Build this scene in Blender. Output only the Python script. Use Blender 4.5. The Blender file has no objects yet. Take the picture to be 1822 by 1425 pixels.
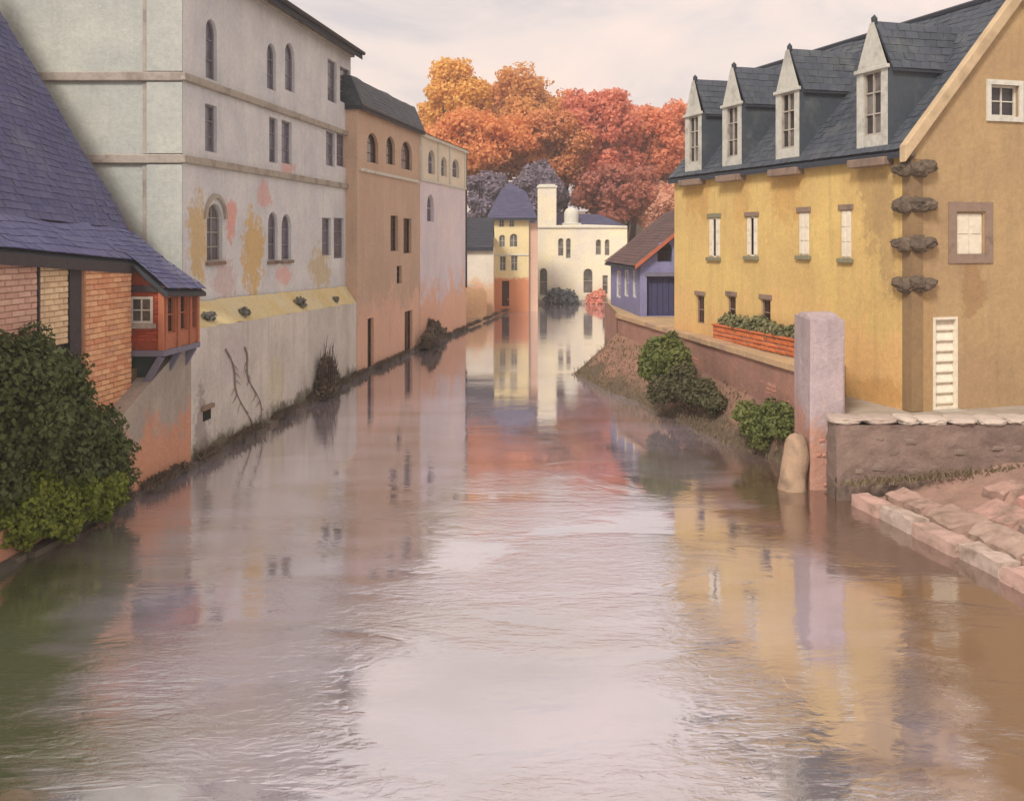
import bpy, math, random
import numpy as np
from mathutils import Vector, Matrix, noise
from mathutils.geometry import tessellate_polygon
R = math.radians
random.seed(7)
scene = bpy.context.scene
C = scene.collection

# ---------------------------------------------------------------- camera, sky, sun, exposure
CX, HY, FP, H = 911.0, 420.0, 1750.0, 6.75        # photo pixels: principal column, horizon row, focal length; eye height over the water
cam_d = bpy.data.cameras.new('camera'); cam = bpy.data.objects.new('camera', cam_d); C.objects.link(cam)
cam.location = (0, 0, H); cam.rotation_euler = (R(90), 0, 0)
cam_d.sensor_width = 36; cam_d.lens = 36 * FP / 1822; cam_d.shift_y = -(712.5 - HY) / 1822
cam_d.clip_start = 0.1; cam_d.clip_end = 5000
scene.camera = cam
SUN_DIR = Vector((-0.40, -0.72, 0.80)).normalized()   # towards the sun: behind the camera, to the left
world = bpy.data.worlds.new('World'); scene.world = world; world.use_nodes = True
wn = world.node_tree.nodes; wl = world.node_tree.links; wn.clear()
bg = wn.new('ShaderNodeBackground'); wo = wn.new('ShaderNodeOutputWorld'); wl.new(bg.outputs[0], wo.inputs[0])
bg.inputs[1].default_value = 0.10
sky = wn.new('ShaderNodeTexSky'); sky.sky_type = 'NISHITA'; sky.sun_disc = False
sky.sun_elevation = math.asin(SUN_DIR.z); sky.sun_rotation = math.atan2(SUN_DIR.x, SUN_DIR.y)
sky.dust_density = 4.0
tc = wn.new('ShaderNodeTexCoord'); mp = wn.new('ShaderNodeMapping'); mp.inputs['Scale'].default_value = (1.2, 1.2, 2.6)
wl.new(tc.outputs['Generated'], mp.inputs[0])
nz = wn.new('ShaderNodeTexNoise'); nz.inputs['Scale'].default_value = 3.2; nz.inputs['Detail'].default_value = 7; nz.inputs['Roughness'].default_value = .62
nz.inputs['Distortion'].default_value = .6
wl.new(mp.outputs[0], nz.inputs['Vector'])
rp = wn.new('ShaderNodeValToRGB')
rp.color_ramp.elements[0].position = .34; rp.color_ramp.elements[0].color = (.57, .53, .535, 1)
rp.color_ramp.elements[1].position = .66; rp.color_ramp.elements[1].color = (.92, .73, .63, 1)
e = rp.color_ramp.elements.new(.5); e.color = (.78, .665, .61, 1)
wl.new(nz.outputs['Fac'], rp.inputs[0])
SKY_GAIN = 5.5
sc_ = wn.new('ShaderNodeVectorMath'); sc_.operation = 'SCALE'; sc_.inputs['Scale'].default_value = SKY_GAIN
wl.new(rp.outputs[0], sc_.inputs[0])
mx = wn.new('ShaderNodeMixRGB'); mx.inputs[0].default_value = .93
wl.new(sky.outputs[0], mx.inputs[1]); wl.new(sc_.outputs[0], mx.inputs[2]); wl.new(mx.outputs[0], bg.inputs[0])
sun_d = bpy.data.lights.new('sun', 'SUN'); sun = bpy.data.objects.new('sun', sun_d); C.objects.link(sun)
sun_d.energy = 1.5; sun_d.angle = R(14); sun_d.color = (1.0, .93, .85)
sun.rotation_euler = (-SUN_DIR).to_track_quat('-Z', 'Y').to_euler()
sun.location = (-30, -30, 40)
scene.view_settings.view_transform = 'Standard'; scene.view_settings.look = 'None'
scene.view_settings.exposure = 1.18; scene.view_settings.gamma = 1; scene.view_settings.use_curve_mapping = False

# ---------------------------------------------------------------- helpers: colours and materials
def lin(c):
    return tuple((v / 255 / 12.92 if v <= 10 else ((v / 255 + .055) / 1.055) ** 2.4) for v in c) + (1,)
MATS = {}
class NT:
    def __init__(s, name):
        s.m = bpy.data.materials.new(name); s.m.use_nodes = True
        s.n = s.m.node_tree.nodes; s.l = s.m.node_tree.links
        s.b = s.n['Principled BSDF']
    def new(s, t, **k):
        n = s.n.new(t)
        for a, v in k.items(): setattr(n, a, v)
        return n
    def pos(s, scale=(1, 1, 1)):
        g = s.new('ShaderNodeNewGeometry'); v = s.new('ShaderNodeVectorMath', operation='MULTIPLY')
        v.inputs[1].default_value = scale; s.l.new(g.outputs['Position'], v.inputs[0]); return v.outputs[0]
    def noise(s, vec, scale, detail=5, rough=.6, dist=0.0):
        n = s.new('ShaderNodeTexNoise'); n.inputs['Scale'].default_value = scale; n.inputs['Detail'].default_value = detail
        n.inputs['Roughness'].default_value = rough; n.inputs['Distortion'].default_value = dist
        s.l.new(vec, n.inputs['Vector']); return n.outputs['Fac']
    def ramp(s, fac, a, b, ca=(0, 0, 0, 1), cb=(1, 1, 1, 1)):
        r = s.new('ShaderNodeValToRGB'); el = r.color_ramp.elements
        el[0].position = a; el[0].color = ca; el[1].position = b; el[1].color = cb
        s.l.new(fac, r.inputs[0]); return r.outputs[0]
    def mix(s, fac, a, b, mode='MIX'):
        m = s.new('ShaderNodeMixRGB', blend_type=mode)
        for i, v in enumerate((fac, a, b)):
            if hasattr(v, 'is_output'): s.l.new(v, m.inputs[i])
            else: m.inputs[i].default_value = v
        return m.outputs[0]
    def math(s, op, a, b=0.0, clamp=False):
        m = s.new('ShaderNodeMath', operation=op, use_clamp=clamp)
        for i, v in enumerate((a, b)):
            if hasattr(v, 'is_output'): s.l.new(v, m.inputs[i])
            else: m.inputs[i].default_value = v
        return m.outputs[0]
    def bump(s, h, strength, dist=.02):
        b = s.new('ShaderNodeBump'); b.inputs['Strength'].default_value = strength; b.inputs['Distance'].default_value = dist
        s.l.new(h, b.inputs['Height']); s.l.new(b.outputs[0], s.b.inputs['Normal']); return b
    def done(s, col, rough=.85, spec=.3):
        if hasattr(col, 'is_output'): s.l.new(col, s.b.inputs['Base Color'])
        else: s.b.inputs['Base Color'].default_value = col
        s.b.inputs['Roughness'].default_value = rough; s.b.inputs['Specular IOR Level'].default_value = spec
        MATS[s.m.name] = s.m; return s.m

def plaster(name, c1, c2, low=None, patches=(), sc=.55, streak=.25, bump=.5, rough=.9):
    """weathered lime plaster: two tones in clouds, rain streaks, trowel relief; low=(z, width, colour) a differently coloured lower coat"""
    t = NT(name); p = t.pos()
    col = t.mix(t.ramp(t.noise(p, sc, 7, .62, .4), .36, .64), lin(c1), lin(c2))
    if low:
        g = t.new('ShaderNodeSeparateXYZ'); t.l.new(p, g.inputs[0])
        nn = t.math('MULTIPLY', t.math('SUBTRACT', t.noise(p, .6, 8, .74), .5), low[1] * 5.0)
        f = t.math('MULTIPLY', t.math('SUBTRACT', low[0], t.math('ADD', g.outputs[2], nn)), 1.4 / low[1])
        f = t.math('ADD', f, .5, True)
        col = t.mix(f, col, lin(low[2]))
    for (c, r, pc, st) in patches:
        v = t.new('ShaderNodeVectorMath', operation='SUBTRACT'); t.l.new(p, v.inputs[0]); v.inputs[1].default_value = c
        w = t.new('ShaderNodeVectorMath', operation='DIVIDE'); t.l.new(v.outputs[0], w.inputs[0]); w.inputs[1].default_value = r
        ln = t.new('ShaderNodeVectorMath', operation='LENGTH'); t.l.new(w.outputs[0], ln.inputs[0])
        d = t.math('ADD', ln.outputs['Value'], t.math('MULTIPLY', t.math('SUBTRACT', t.noise(p, 1.9, 8, .78), .5), 3.4))
        f = t.math('MULTIPLY', t.math('SUBTRACT', 1.05, d), st * 3.2, True)
        f = t.math('MINIMUM', f, st)
        col = t.mix(f, col, lin(pc))
    sp = t.pos((1.1, 1.1, .12))
    sk = t.ramp(t.noise(sp, 2.1, 6, .7), .5, .78)
    col = t.mix(t.math('MULTIPLY', sk, streak), col, t.mix(.5, lin(c2), lin((92, 84, 74))))
    fine = t.noise(p, 7, 8, .75)
    col = t.mix(.55, col, t.ramp(fine, .25, .75, (.68, .68, .69, 1), (1.2, 1.2, 1.19, 1)), 'MULTIPLY')
    col = t.mix(.5, col, t.ramp(t.noise(p, .23, 4, .6, .7), .3, .7, (.84, .85, .88, 1), (1.1, 1.09, 1.06, 1)), 'MULTIPLY')
    t.bump(t.math('ADD', fine, t.math('MULTIPLY', t.noise(p, 1.7, 4), 1.2)), bump, .05)
    return t.done(col, rough)

def varied(name, cols, rough=.85, sc=2.0, bump=.4, by='island', spec=.3, weather=None, nsc=6, metal=0):
    """pieces that differ one from the next: colour picked per piece, plus grain"""
    t = NT(name); p = t.pos()
    if by == 'island':
        g = t.new('ShaderNodeNewGeometry'); f = g.outputs['Random Per Island']
    else:
        g = t.new('ShaderNodeObjectInfo'); f = g.outputs['Random']
    r = t.new('ShaderNodeValToRGB'); el = r.color_ramp.elements; k = len(cols)
    while len(el) < k: el.new(.5)
    for i, c in enumerate(cols): el[i].position = i / max(1, k - 1); el[i].color = lin(c)
    t.l.new(f, r.inputs[0]); col = r.outputs[0]
    if weather:
        col = t.mix(t.ramp(t.noise(p, sc, 6, .65), weather[1], weather[1] + .18), col, lin(weather[0]))
    fine = t.noise(p, nsc, 6, .7)
    col = t.mix(.6, col, t.ramp(fine, .25, .75, (.7, .7, .7, 1), (1.22, 1.22, 1.22, 1)), 'MULTIPLY')
    if bump: t.bump(fine, bump, .03)
    return t.done(col, rough, spec)

def foliage(name, cols, zones=None, trans=.25):
    """leaves: colour per leaf, drifting through the crown in large patches"""
    t = NT(name); p = t.pos()
    g = t.new('ShaderNodeNewGeometry')
    sc = zones or .25
    f = t.math('ADD', t.math('MULTIPLY', g.outputs['Random Per Island'], .45),
               t.math('MULTIPLY', t.ramp(t.noise(p, sc, 3, .6), .3, .7), .55))
    r = t.new('ShaderNodeValToRGB'); el = r.color_ramp.elements; k = len(cols)
    while len(el) < k: el.new(.5)
    for i, c in enumerate(cols): el[i].position = i / max(1, k - 1); el[i].color = lin(c)
    t.l.new(f, r.inputs[0])
    m = t.done(r.outputs[0], .6, .25)
    if trans:
        tr = t.new('ShaderNodeBsdfTranslucent'); t.l.new(r.outputs[0], tr.inputs[0])
        ms = t.new('ShaderNodeMixShader'); ms.inputs[0].default_value = trans
        out = t.n['Material Output']; t.l.new(t.b.outputs[0], ms.inputs[1]); t.l.new(tr.outputs[0], ms.inputs[2]); t.l.new(ms.outputs[0], out.inputs[0])
    return m

def pane_mat(name, c, rough=.08):
    t = NT(name); p = t.pos()
    col = t.mix(t.ramp(t.noise(p, 1.3, 4), .35, .65), lin(c), lin(tuple(v * .62 for v in c)))
    t.bump(t.noise(p, 2.2, 2), .12, .02)
    return t.done(col, rough, .5)

# ---------------------------------------------------------------- helpers: geometry
BASE = {}
class MB:
    def __init__(s): s.v = []; s.f = []
    def add(s, V, F):
        o = len(s.v); s.v += [tuple(v) for v in V]; s.f += [tuple(i + o for i in f) for f in F]; return s
    def quad(s, a, b, c, d): return s.add([a, b, c, d], [(0, 1, 2, 3)])
    def box(s, x0, x1, y0, y1, z0, z1):
        return s.hexa([(x0, y0, z0), (x1, y0, z0), (x1, y1, z0), (x0, y1, z0)], [(x0, y0, z1), (x1, y0, z1), (x1, y1, z1), (x0, y1, z1)])
    def hexa(s, b, t):
        return s.add(list(b) + list(t), [(3, 2, 1, 0), (4, 5, 6, 7), (0, 1, 5, 4), (1, 2, 6, 5), (2, 3, 7, 6), (3, 0, 4, 7)])
    def prism(s, poly, z0, z1, uneven=0):
        n = len(poly); V = [(x, y, z0) for x, y in poly] + [(x, y, z1) for x, y in poly]
        s.add(V, [tuple(reversed(range(n))), tuple(range(n, 2 * n))] + [(i, (i + 1) % n, n + (i + 1) % n, n + i) for i in range(n)]); return s
    def wbox(s, W, u0, u1, z0, z1, o0, o1):
        """box on wall W between offsets o0 (inside) and o1 (outside)"""
        b = [W.p(u0, z0, o1), W.p(u1, z0, o1), W.p(u1, z0, o0), W.p(u0, z0, o0)]
        t = [W.p(u0, z1, o1), W.p(u1, z1, o1), W.p(u1, z1, o0), W.p(u0, z1, o0)]
        return s.hexa(b, t)
    def tube(s, pts, rad, n=6):
        pts = [Vector(p) for p in pts]; rings = []
        for i, p in enumerate(pts):
            d = (pts[min(i + 1, len(pts) - 1)] - pts[max(i - 1, 0)]).normalized()
            a = d.orthogonal().normalized(); b = d.cross(a); r = rad[i] if hasattr(rad, '__len__') else rad
            rings.append([p + a * r * math.cos(2 * math.pi * k / n) + b * r * math.sin(2 * math.pi * k / n) for k in range(n)])
        V = [q for r in rings for q in r]; F = []
        for i in range(len(pts) - 1):
            for k in range(n): F.append((i * n + k, i * n + (k + 1) % n, (i + 1) * n + (k + 1) % n, (i + 1) * n + k))
        F += [tuple(reversed(range(n))), tuple(range((len(pts) - 1) * n, len(pts) * n))]
        return s.add(V, F)
    def build(s, name, mat, parent=None, kind=None, smooth=False, bevel=0):
        b = BASE.get(parent.name, Vector((0, 0, 0))) if parent else Vector((0, 0, 0))
        me = bpy.data.meshes.new(name); me.from_pydata([(v[0] - b.x, v[1] - b.y, v[2] - b.z) for v in s.v], [], s.f)
        me.materials.append(mat); me.update()
        if smooth: me.polygons.foreach_set('use_smooth', [True] * len(me.polygons))
        return link(name, me, parent, kind, bevel)
def link(name, me, parent=None, kind=None, bevel=0, loc=None):
    o = bpy.data.objects.new(name, me); C.objects.link(o)
    if parent:
        o.parent = parent; BASE[o.name] = BASE.get(parent.name, Vector((0, 0, 0)))
    if loc is not None: o.location = loc
    if kind: o['kind'] = kind
    if bevel:
        m = o.modifiers.new('b', 'BEVEL'); m.width = bevel; m.segments = 2; m.limit_method = 'ANGLE'
    return o
def tag(o, label, cat, group=None):
    o['label'] = label; o['category'] = cat
    if group: o['group'] = group
    return o
def thing(name, label, cat, loc, group=None):
    o = bpy.data.objects.new(name, None); C.objects.link(o); o.location = loc; o.empty_display_size = .3
    BASE[o.name] = Vector(loc); o['kind'] = 'thing'; return tag(o, label, cat, group)
def P(px, py, Y): return Vector(((px - CX) / FP * Y, Y, H - (py - HY) / FP * Y))

class Wall:
    """a vertical plane from A to B (left to right as seen); u along it, offset along its outward normal"""
    def __init__(s, A, B):
        s.A = Vector(A); s.B = Vector(B); s.L = (s.B - s.A).length; s.d = (s.B - s.A) / s.L; s.n = Vector((s.d.y, -s.d.x))
    def p(s, u, z, off=0):
        q = s.A + s.d * u + s.n * off; return Vector((q.x, q.y, z))
    def hit(s, px, py):
        """where the photo's pixel meets this wall: distance along it and height"""
        k = (px - CX) / FP                      # X = k*Y ; A.x + d.x u = k (A.y + d.y u)
        u = (k * s.A.y - s.A.x) / (s.d.x - k * s.d.y); Y = s.A.y + s.d.y * u
        return u, H - (py - HY) / FP * Y
    def rect(s, x0, x1, y0, y1):
        um, z1 = s.hit((x0 + x1) / 2, y0); _, z0 = s.hit((x0 + x1) / 2, y1)
        return s.hit(x0, y0)[0], s.hit(x1, y0)[0], z0, z1
def rect_poly(u0, u1, z0, z1, arch=False):
    if not arch: return [(u0, z0), (u1, z0), (u1, z1), (u0, z1)]
    r = (u1 - u0) / 2; rise = min(r, (z1 - z0) * .45); zs = z1 - rise; c = (u0 + u1) / 2
    return [(u0, z0), (u1, z0)] + [(c + r * math.cos(a), zs + rise * math.sin(a)) for a in [math.pi * k / 8 for k in range(9)]]
def wall_panel(W, outer, holes, mat, parent, depth=.24, off=0, name='wall', thick=None):
    """a wall face with real openings and their reveals"""
    polys = [[Vector((u, z, 0)) for u, z in pl] for pl in [outer] + list(holes)]
    flat = [q for pl in polys for q in pl]
    mb = MB(); mb.add([W.p(q.x, q.y, off) for q in flat], [t for t in tessellate_polygon(polys)])
    for h in list(holes) + ([outer] if thick else []):
        n = len(h)
        dd = thick if h is outer else depth
        mb.add([W.p(u, z, off) for u, z in h] + [W.p(u, z, off - dd) for u, z in h], [(i, (i + 1) % n, n + (i + 1) % n, n + i) for i in range(n)])
    return mb.build(name, mat, parent)
def ring(mb, W, poly, inset, o0, o1):
    """a frame that follows an opening's outline"""
    cu = sum(u for u, z in poly) / len(poly); us = [u for u, z in poly]; zs = [z for u, z in poly]
    u0, u1, z0, z1 = min(us), max(us), min(zs), max(zs); cz = (z0 + z1) / 2; cu = (u0 + u1) / 2
    fu = 1 - 2 * inset / (u1 - u0); fz = 1 - 2 * inset / (z1 - z0)
    inn = [(cu + (u - cu) * fu, cz + (z - cz) * fz) for u, z in poly]; n = len(poly)
    V = [W.p(u, z, o1) for u, z in poly] + [W.p(u, z, o1) for u, z in inn] + [W.p(u, z, o0) for u, z in poly] + [W.p(u, z, o0) for u, z in inn]
    F = []
    for i in range(n):
        j = (i + 1) % n; F += [(i, j, n + j, n + i), (n + i, n + j, 3 * n + j, 3 * n + i), (i, j, 2 * n + j, 2 * n + i)]
    mb.add(V, F)
def window(W, r, parent, frame_mat, glass_mat, arch=False, cols=1, rows=2, sill=None, lintel=None, hood=None, off=0, fr=.05, back=.16, label=None):
    u0, u1, z0, z1 = r; poly = rect_poly(u0, u1, z0, z1, arch)
    mb = MB(); fr = min(fr, (u1 - u0) * .16); ring(mb, W, poly, fr, off - back - .02, off - back + .05)
    for i in range(1, cols):
        u = u0 + (u1 - u0) * i / cols; mb.wbox(W, u - .018, u + .018, z0 + fr, z1 - fr * 1.2, off - back - .015, off - back + .035)
    for j in range(1, rows):
        z = z0 + (z1 - z0) * j / rows; mb.wbox(W, u0 + fr, u1 - fr, z - .016, z + .016, off - back - .012, off - back + .03)
    w = mb.build('window', frame_mat, parent)
    n = len(poly); MB().add([W.p(u, z, off - back - .005) for u, z in poly], [tuple(range(n))]).build('pane', glass_mat, w)
    if label: w['label'] = label
    if sill: MB().wbox(W, u0 - .1, u1 + .1, z0 - .13, z0 - .004, off - .1, off + .1).build('sill', sill, w, bevel=.012)
    if lintel: MB().wbox(W, u0 - .1, u1 + .1, z1 + .004, z1 + .17, off - .1, off + .045).build('lintel', lintel, w, bevel=.012)
    if hood:
        h = MB(); r_ = (u1 - u0) / 2 + .22; c = (u0 + u1) / 2; zc = z1 - (u1 - u0) * .42
        pts = [(c + r_ * math.cos(a), zc + r_ * 1.0 * math.sin(a)) for a in [math.pi * k / 12 for k in range(13)]]
        for (a, b), (c_, d_) in zip(pts, pts[1:]):
            ca = Vector((c, zc)); q = [Vector((a, b)), Vector((c_, d_))]; i_ = [ca + (v - ca) * .84 for v in q]
            bb = [q[0], q[1], i_[1], i_[0]]
            h.hexa([W.p(v.x, v.y, off - .02) for v in bb], [W.p(v.x, v.y, off + .09) for v in bb])
        h.build('hood_mould', hood, w)
    return w
def slates(name, Pt, U, V, mat, parent, w=.3, e=.24, lift=.02, jit=1.0, kind='stuff'):
    """courses of slates laid over a roof patch Pt(u,v), u along the eave and v upwards, metres U by V"""
    mb = MB(); rows = max(2, int(V / e)); cols = max(2, int(U / w))
    nn = (Pt(1, 0) - Pt(0, 0)).cross(Pt(0, 1) - Pt(0, 0)).normalized()
    if nn.z < 0: nn = -nn
    for j in range(rows):
        sh = (j % 2) * .5
        for i in range(-1, cols + 1):
            a = max(0, (i + sh) / cols + .004 / U); b = min(1, (i + 1 + sh) / cols - .012 / U)
            if b - a < .15 / cols: continue
            v0 = j / rows - random.uniform(0, .10) / rows * jit; v1 = (j + 1.15) / rows
            v0 = max(v0, -.01); v1 = min(1, v1)
            l = lift * random.uniform(.7, 1.5); k = .006 + random.uniform(0, .006)
            A, B, D, E = Pt(a, v0) + nn * l, Pt(b, v0) + nn * (l + random.uniform(-.008, .008) * jit), Pt(b, v1) + nn * k, Pt(a, v1) + nn * k
            mb.add([A, B, D, E, Pt(a, v0), Pt(b, v0)], [(0, 1, 2, 3), (4, 5, 1, 0)])
    return mb.build(name, mat, parent, kind)
def bilin(a, b, c, d):
    """a,b eave left,right; c,d top left,right"""
    a, b, c, d = map(Vector, (a, b, c, d))
    return lambda u, v: (a * (1 - u) + b * u) * (1 - v) + (c * (1 - u) + d * u) * v
def roof_patch(name, a, b, c, d, mat, smat, parent, w=.3, e=.24, t=.12):
    f0 = bilin(a, b, c, d); sg_ = random.random() * 50
    f = lambda u, v: f0(u, v) + Vector((0, 0, .09 * noise.noise(f0(u, v) * .55 + Vector((sg_, 0, 0))) * min(1, 6 * v)))
    a, b, c, d = map(Vector, (a, b, c, d)); dn = Vector((0, 0, -t))
    sk = Vector((0, 0, -.11)); dn = Vector((0, 0, -.11 - t)); r = MB().hexa([a + dn, b + dn, d + dn, c + dn], [a + sk, b + sk, d + sk, c + sk]).build(name, mat, parent)
    if smat: slates('slates', f, ((b - a).length + (d - c).length) / 2, ((c - a).length + (d - b).length) / 2, smat, r, w, e)
    return r
def masonry(W, u0, u1, z0, z1, mat, parent, bw=.5, bh=.28, off=0, name='stonework', seed=1, proud=.035, kind='stuff'):
    rnd = random.Random(seed); mb = MB(); z = z0
    while z < z1 - .02:
        h = min(bh * rnd.uniform(.7, 1.4), z1 - z)
        if z1 - z - h < .08: h = z1 - z
        u = u0 - rnd.uniform(0, bw) * 0
        first = rnd.uniform(.4, 1)
        while u < u1 - .02:
            w = bw * rnd.uniform(.6, 1.5) * first; first = 1
            w = min(w, u1 - u)
            if u1 - u - w < .1: w = u1 - u
            g = .012; pr = proud * rnd.uniform(.3, 1.5); i = min(.035, w * .2, h * .2)
            j = lambda: rnd.uniform(-.008, .008)
            o = [(u + g + j(), z + g + j()), (u + w - g + j(), z + g + j()), (u + w - g + j(), z + h - g + j()), (u + g + j(), z + h - g + j())]
            n_ = [(o[0][0] + i, o[0][1] + i), (o[1][0] - i, o[1][1] + i), (o[2][0] - i, o[2][1] - i), (o[3][0] + i, o[3][1] - i)]
            mb.add([W.p(a, b, off - .01) for a, b in o] + [W.p(a, b, off + pr + j() * .5) for a, b in n_],
                   [(4, 5, 6, 7)] + [(k, (k + 1) % 4, 4 + (k + 1) % 4, 4 + k) for k in range(4)])
            u += w
        z += h
    return mb.build(name, mat, parent, kind)
def lump(center, size, seed, sub=2, amp=.25, flat=0):
    """verts/faces of a rough stone"""
    import bmesh
    bm = bmesh.new(); bmesh.ops.create_icosphere(bm, subdivisions=sub, radius=1)
    V = []
    for v in bm.verts:
        q = v.co.normalized(); k = 1 + amp * noise.noise(q * 1.6 + Vector((seed * 3.1, seed, 0))) + amp * .5 * noise.noise(q * 3.7 + Vector((0, seed, seed * 2)))
        q = q * k; m = max(abs(q.x), abs(q.y), abs(q.z)); q = q.lerp(q / max(m, .01) * .85, .45)
        V.append((center[0] + q.x * size[0], center[1] + q.y * size[1], center[2] + q.z * size[2]))
    F = [tuple(v.index for v in f.verts) for f in bm.faces]; bm.free(); return V, F
def rough_block(b, t, seed, n=7, amp=.05):
    """a hewn block with worn edges"""
    b = [Vector(v) for v in b]; t = [Vector(v) for v in t]; mb = MB(); c = sum(b + t, Vector()) / 8
    def pt(x, y, z):
        q = ((b[0] * (1 - x) + b[1] * x) * (1 - y) + (b[3] * (1 - x) + b[2] * x) * y) * (1 - z) + ((t[0] * (1 - x) + t[1] * x) * (1 - y) + (t[3] * (1 - x) + t[2] * x) * y) * z
        e_ = sorted((abs(x - .5), abs(y - .5), abs(z - .5))); k = max(0, e_[1] - .40) * .5
        q = q.lerp(c, k); o_ = Vector((seed * 3.3, seed, 1)); return q + Vector((noise.noise(q * 2.6 + o_), noise.noise(q * 2.6 + o_ * 2), noise.noise(q * 3.1 + o_ * 3))) * amp
    m = 3
    g_ = [i / n for i in range(n + 1)]; h_ = [i / m for i in range(m + 1)]
    def face(f, A, B):
        V = [f(a, b_) for b_ in B for a in A]; k = len(A); mb.add(V, [(j * k + i, j * k + i + 1, (j + 1) * k + i + 1, (j + 1) * k + i) for j in range(len(B) - 1) for i in range(k - 1)])
    face(lambda a, b_: pt(a, b_, 1), g_, h_); face(lambda a, b_: pt(a, 0, b_), g_, h_); face(lambda a, b_: pt(a, 1, b_), g_, h_); face(lambda a, b_: pt(0, a, b_), h_, h_); face(lambda a, b_: pt(1, a, b_), h_, h_)
    return mb
def leaf_mesh(name, blobs, n, size, mat, parent, seed=1, shell=.55, kind=None, lump_amp=.35, up=.25, minz=None):
    """n leaf faces spread through a set of ellipsoid clumps (x,y,z,rx,ry,rz)"""
    rg = np.random.default_rng(seed); B = np.array(blobs, float)
    w = B[:, 3] * B[:, 5]; idx = rg.choice(len(B), n, p=w / w.sum())
    d = rg.normal(size=(n, 3)); d /= np.linalg.norm(d, axis=1)[:, None]
    r = shell + (1.04 - shell) * rg.random(n) ** .6
    ph = rg.random(3) * 6
    r *= 1 + lump_amp * .5 * (np.sin(d[:, 0] * 5 + idx * 1.7 + ph[0]) * np.sin(d[:, 1] * 4.3 + ph[1] + idx) + np.sin(d[:, 2] * 6 + idx * 2.3 + ph[2]) * .6)
    p = B[idx, :3] + d * r[:, None] * B[idx, 3:6]
    if minz is not None: p[:, 2] = np.maximum(p[:, 2], minz + rg.random(n) * .12)
    nr = d + rg.normal(size=(n, 3)) * .75 + np.array([0, 0, up]); nr /= np.linalg.norm(nr, axis=1)[:, None]
    a = np.cross(nr, rg.normal(size=(n, 3))); a /= np.linalg.norm(a, axis=1)[:, None]; b = np.cross(nr, a)
    s = size * (.55 + .9 * rg.random(n))[:, None]; asp = (.5 + .35 * rg.random(n))[:, None]
    fold = nr * s * .18
    v = np.stack([p - a * s, p + b * s * asp - fold, p + a * s, p - b * s * asp - fold], 1).reshape(-1, 3)
    bs = BASE.get(parent.name, Vector((0, 0, 0))) if parent else Vector((0, 0, 0))
    v -= np.array(bs)
    me = bpy.data.meshes.new(name); me.vertices.add(4 * n); me.vertices.foreach_set('co', v.ravel().astype(np.float32))
    me.loops.add(4 * n); me.loops.foreach_set('vertex_index', np.arange(4 * n, dtype=np.int32))
    me.polygons.add(n); me.polygons.foreach_set('loop_start', np.arange(0, 4 * n, 4, dtype=np.int32)); me.polygons.foreach_set('loop_total', np.full(n, 4, np.int32))
    me.materials.append(mat); me.update(calc_edges=True)
    return link(name, me, parent, kind)

# ---------------------------------------------------------------- materials
M = {}
M['grey_plaster_end'] = plaster('grey_plaster_end', (190, 193, 184), (176, 180, 174), streak=.3)
slate_pal = [(62, 68, 76), (70, 77, 84), (76, 81, 90), (68, 73, 84)]
M['slate'] = varied('slate', slate_pal, .6, 1.2, .3, weather=((96, 100, 100), .53))
M['slate_under'] = varied('slate_under', [(58, 62, 70), (58, 62, 70)], .8)
M['blue_slate'] = varied('blue_slate', [(82, 84, 120), (88, 90, 126), (94, 96, 128), (86, 88, 118)], .75, .4, .3, weather=((112, 113, 134), .56))
M['far_slate'] = varied('far_slate', [(72, 72, 98), (82, 80, 104)], .7, 1, .2)
M['dark_slate'] = varied('dark_slate', [(50, 52, 60), (58, 60, 70)], .7, 1, .2)
M['rust_tile'] = varied('rust_tile', [(92, 76, 76), (98, 80, 78), (110, 82, 76), (86, 72, 76)], .8, .8, .3, weather=((74, 62, 66), .55))
M['stone'] = varied('stone', [(170, 162, 150), (170, 162, 150)], .9, 1.1, .5, weather=((128, 118, 108), .5))
M['brown_stone'] = varied('brown_stone', [(132, 112, 98), (150, 128, 112)], .9, 1.1, .5, weather=((104, 90, 80), .5))
M['taupe'] = varied('taupe', [(170, 160, 150), (170, 160, 150)], .9, 1.3, .6, weather=((140, 128, 118), .48))
M['dark_quoin'] = varied('dark_quoin', [(96, 84, 72), (106, 92, 78)], .95, 2.2, .9, weather=((86, 76, 66), .48), nsc=4)
M['white_stone'] = varied('white_stone', [(206, 203, 190), (206, 203, 190)], .85, 1.4, .4, weather=((170, 166, 154), .56))
M['dormer_stone'] = varied('dormer_stone', [(190, 188, 178), (190, 188, 178)], .85, 1.6, .6, weather=((156, 154, 146), .5))
M['white_paint'] = varied('white_paint', [(222, 212, 192), (222, 212, 192)], .6, 2, .2, weather=((196, 184, 162), .6))
M['dark_timber'] = varied('dark_timber', [(66, 62, 66), (78, 72, 72)], .8, 2, .5, by='object')
M['blue_timber'] = varied('blue_timber', [(112, 112, 128), (124, 120, 134)], .8, 2, .5, by='object')
M['brown_timber'] = varied('brown_timber', [(166, 104, 78), (176, 112, 84)], .8, 2, .5, by='object')
M['dark_brown'] = varied('dark_brown', [(72, 54, 46), (80, 60, 50)], .8, 2, .3)
M['violet_frame'] = varied('violet_frame', [(138, 132, 138), (138, 132, 138)], .8, 2, .2)
M['pane_violet'] = pane_mat('pane_violet', (112, 108, 122), .2)
M['pane_dark'] = pane_mat('pane_dark', (66, 60, 62))
M['pane_brown'] = pane_mat('pane_brown', (70, 50, 44))
M['pane_blue'] = pane_mat('pane_blue', (66, 68, 112))
M['pane_grey'] = pane_mat('pane_grey', (124, 118, 112))
M['black'] = varied('black', [(30, 27, 26), (30, 27, 26)], .9)
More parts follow.
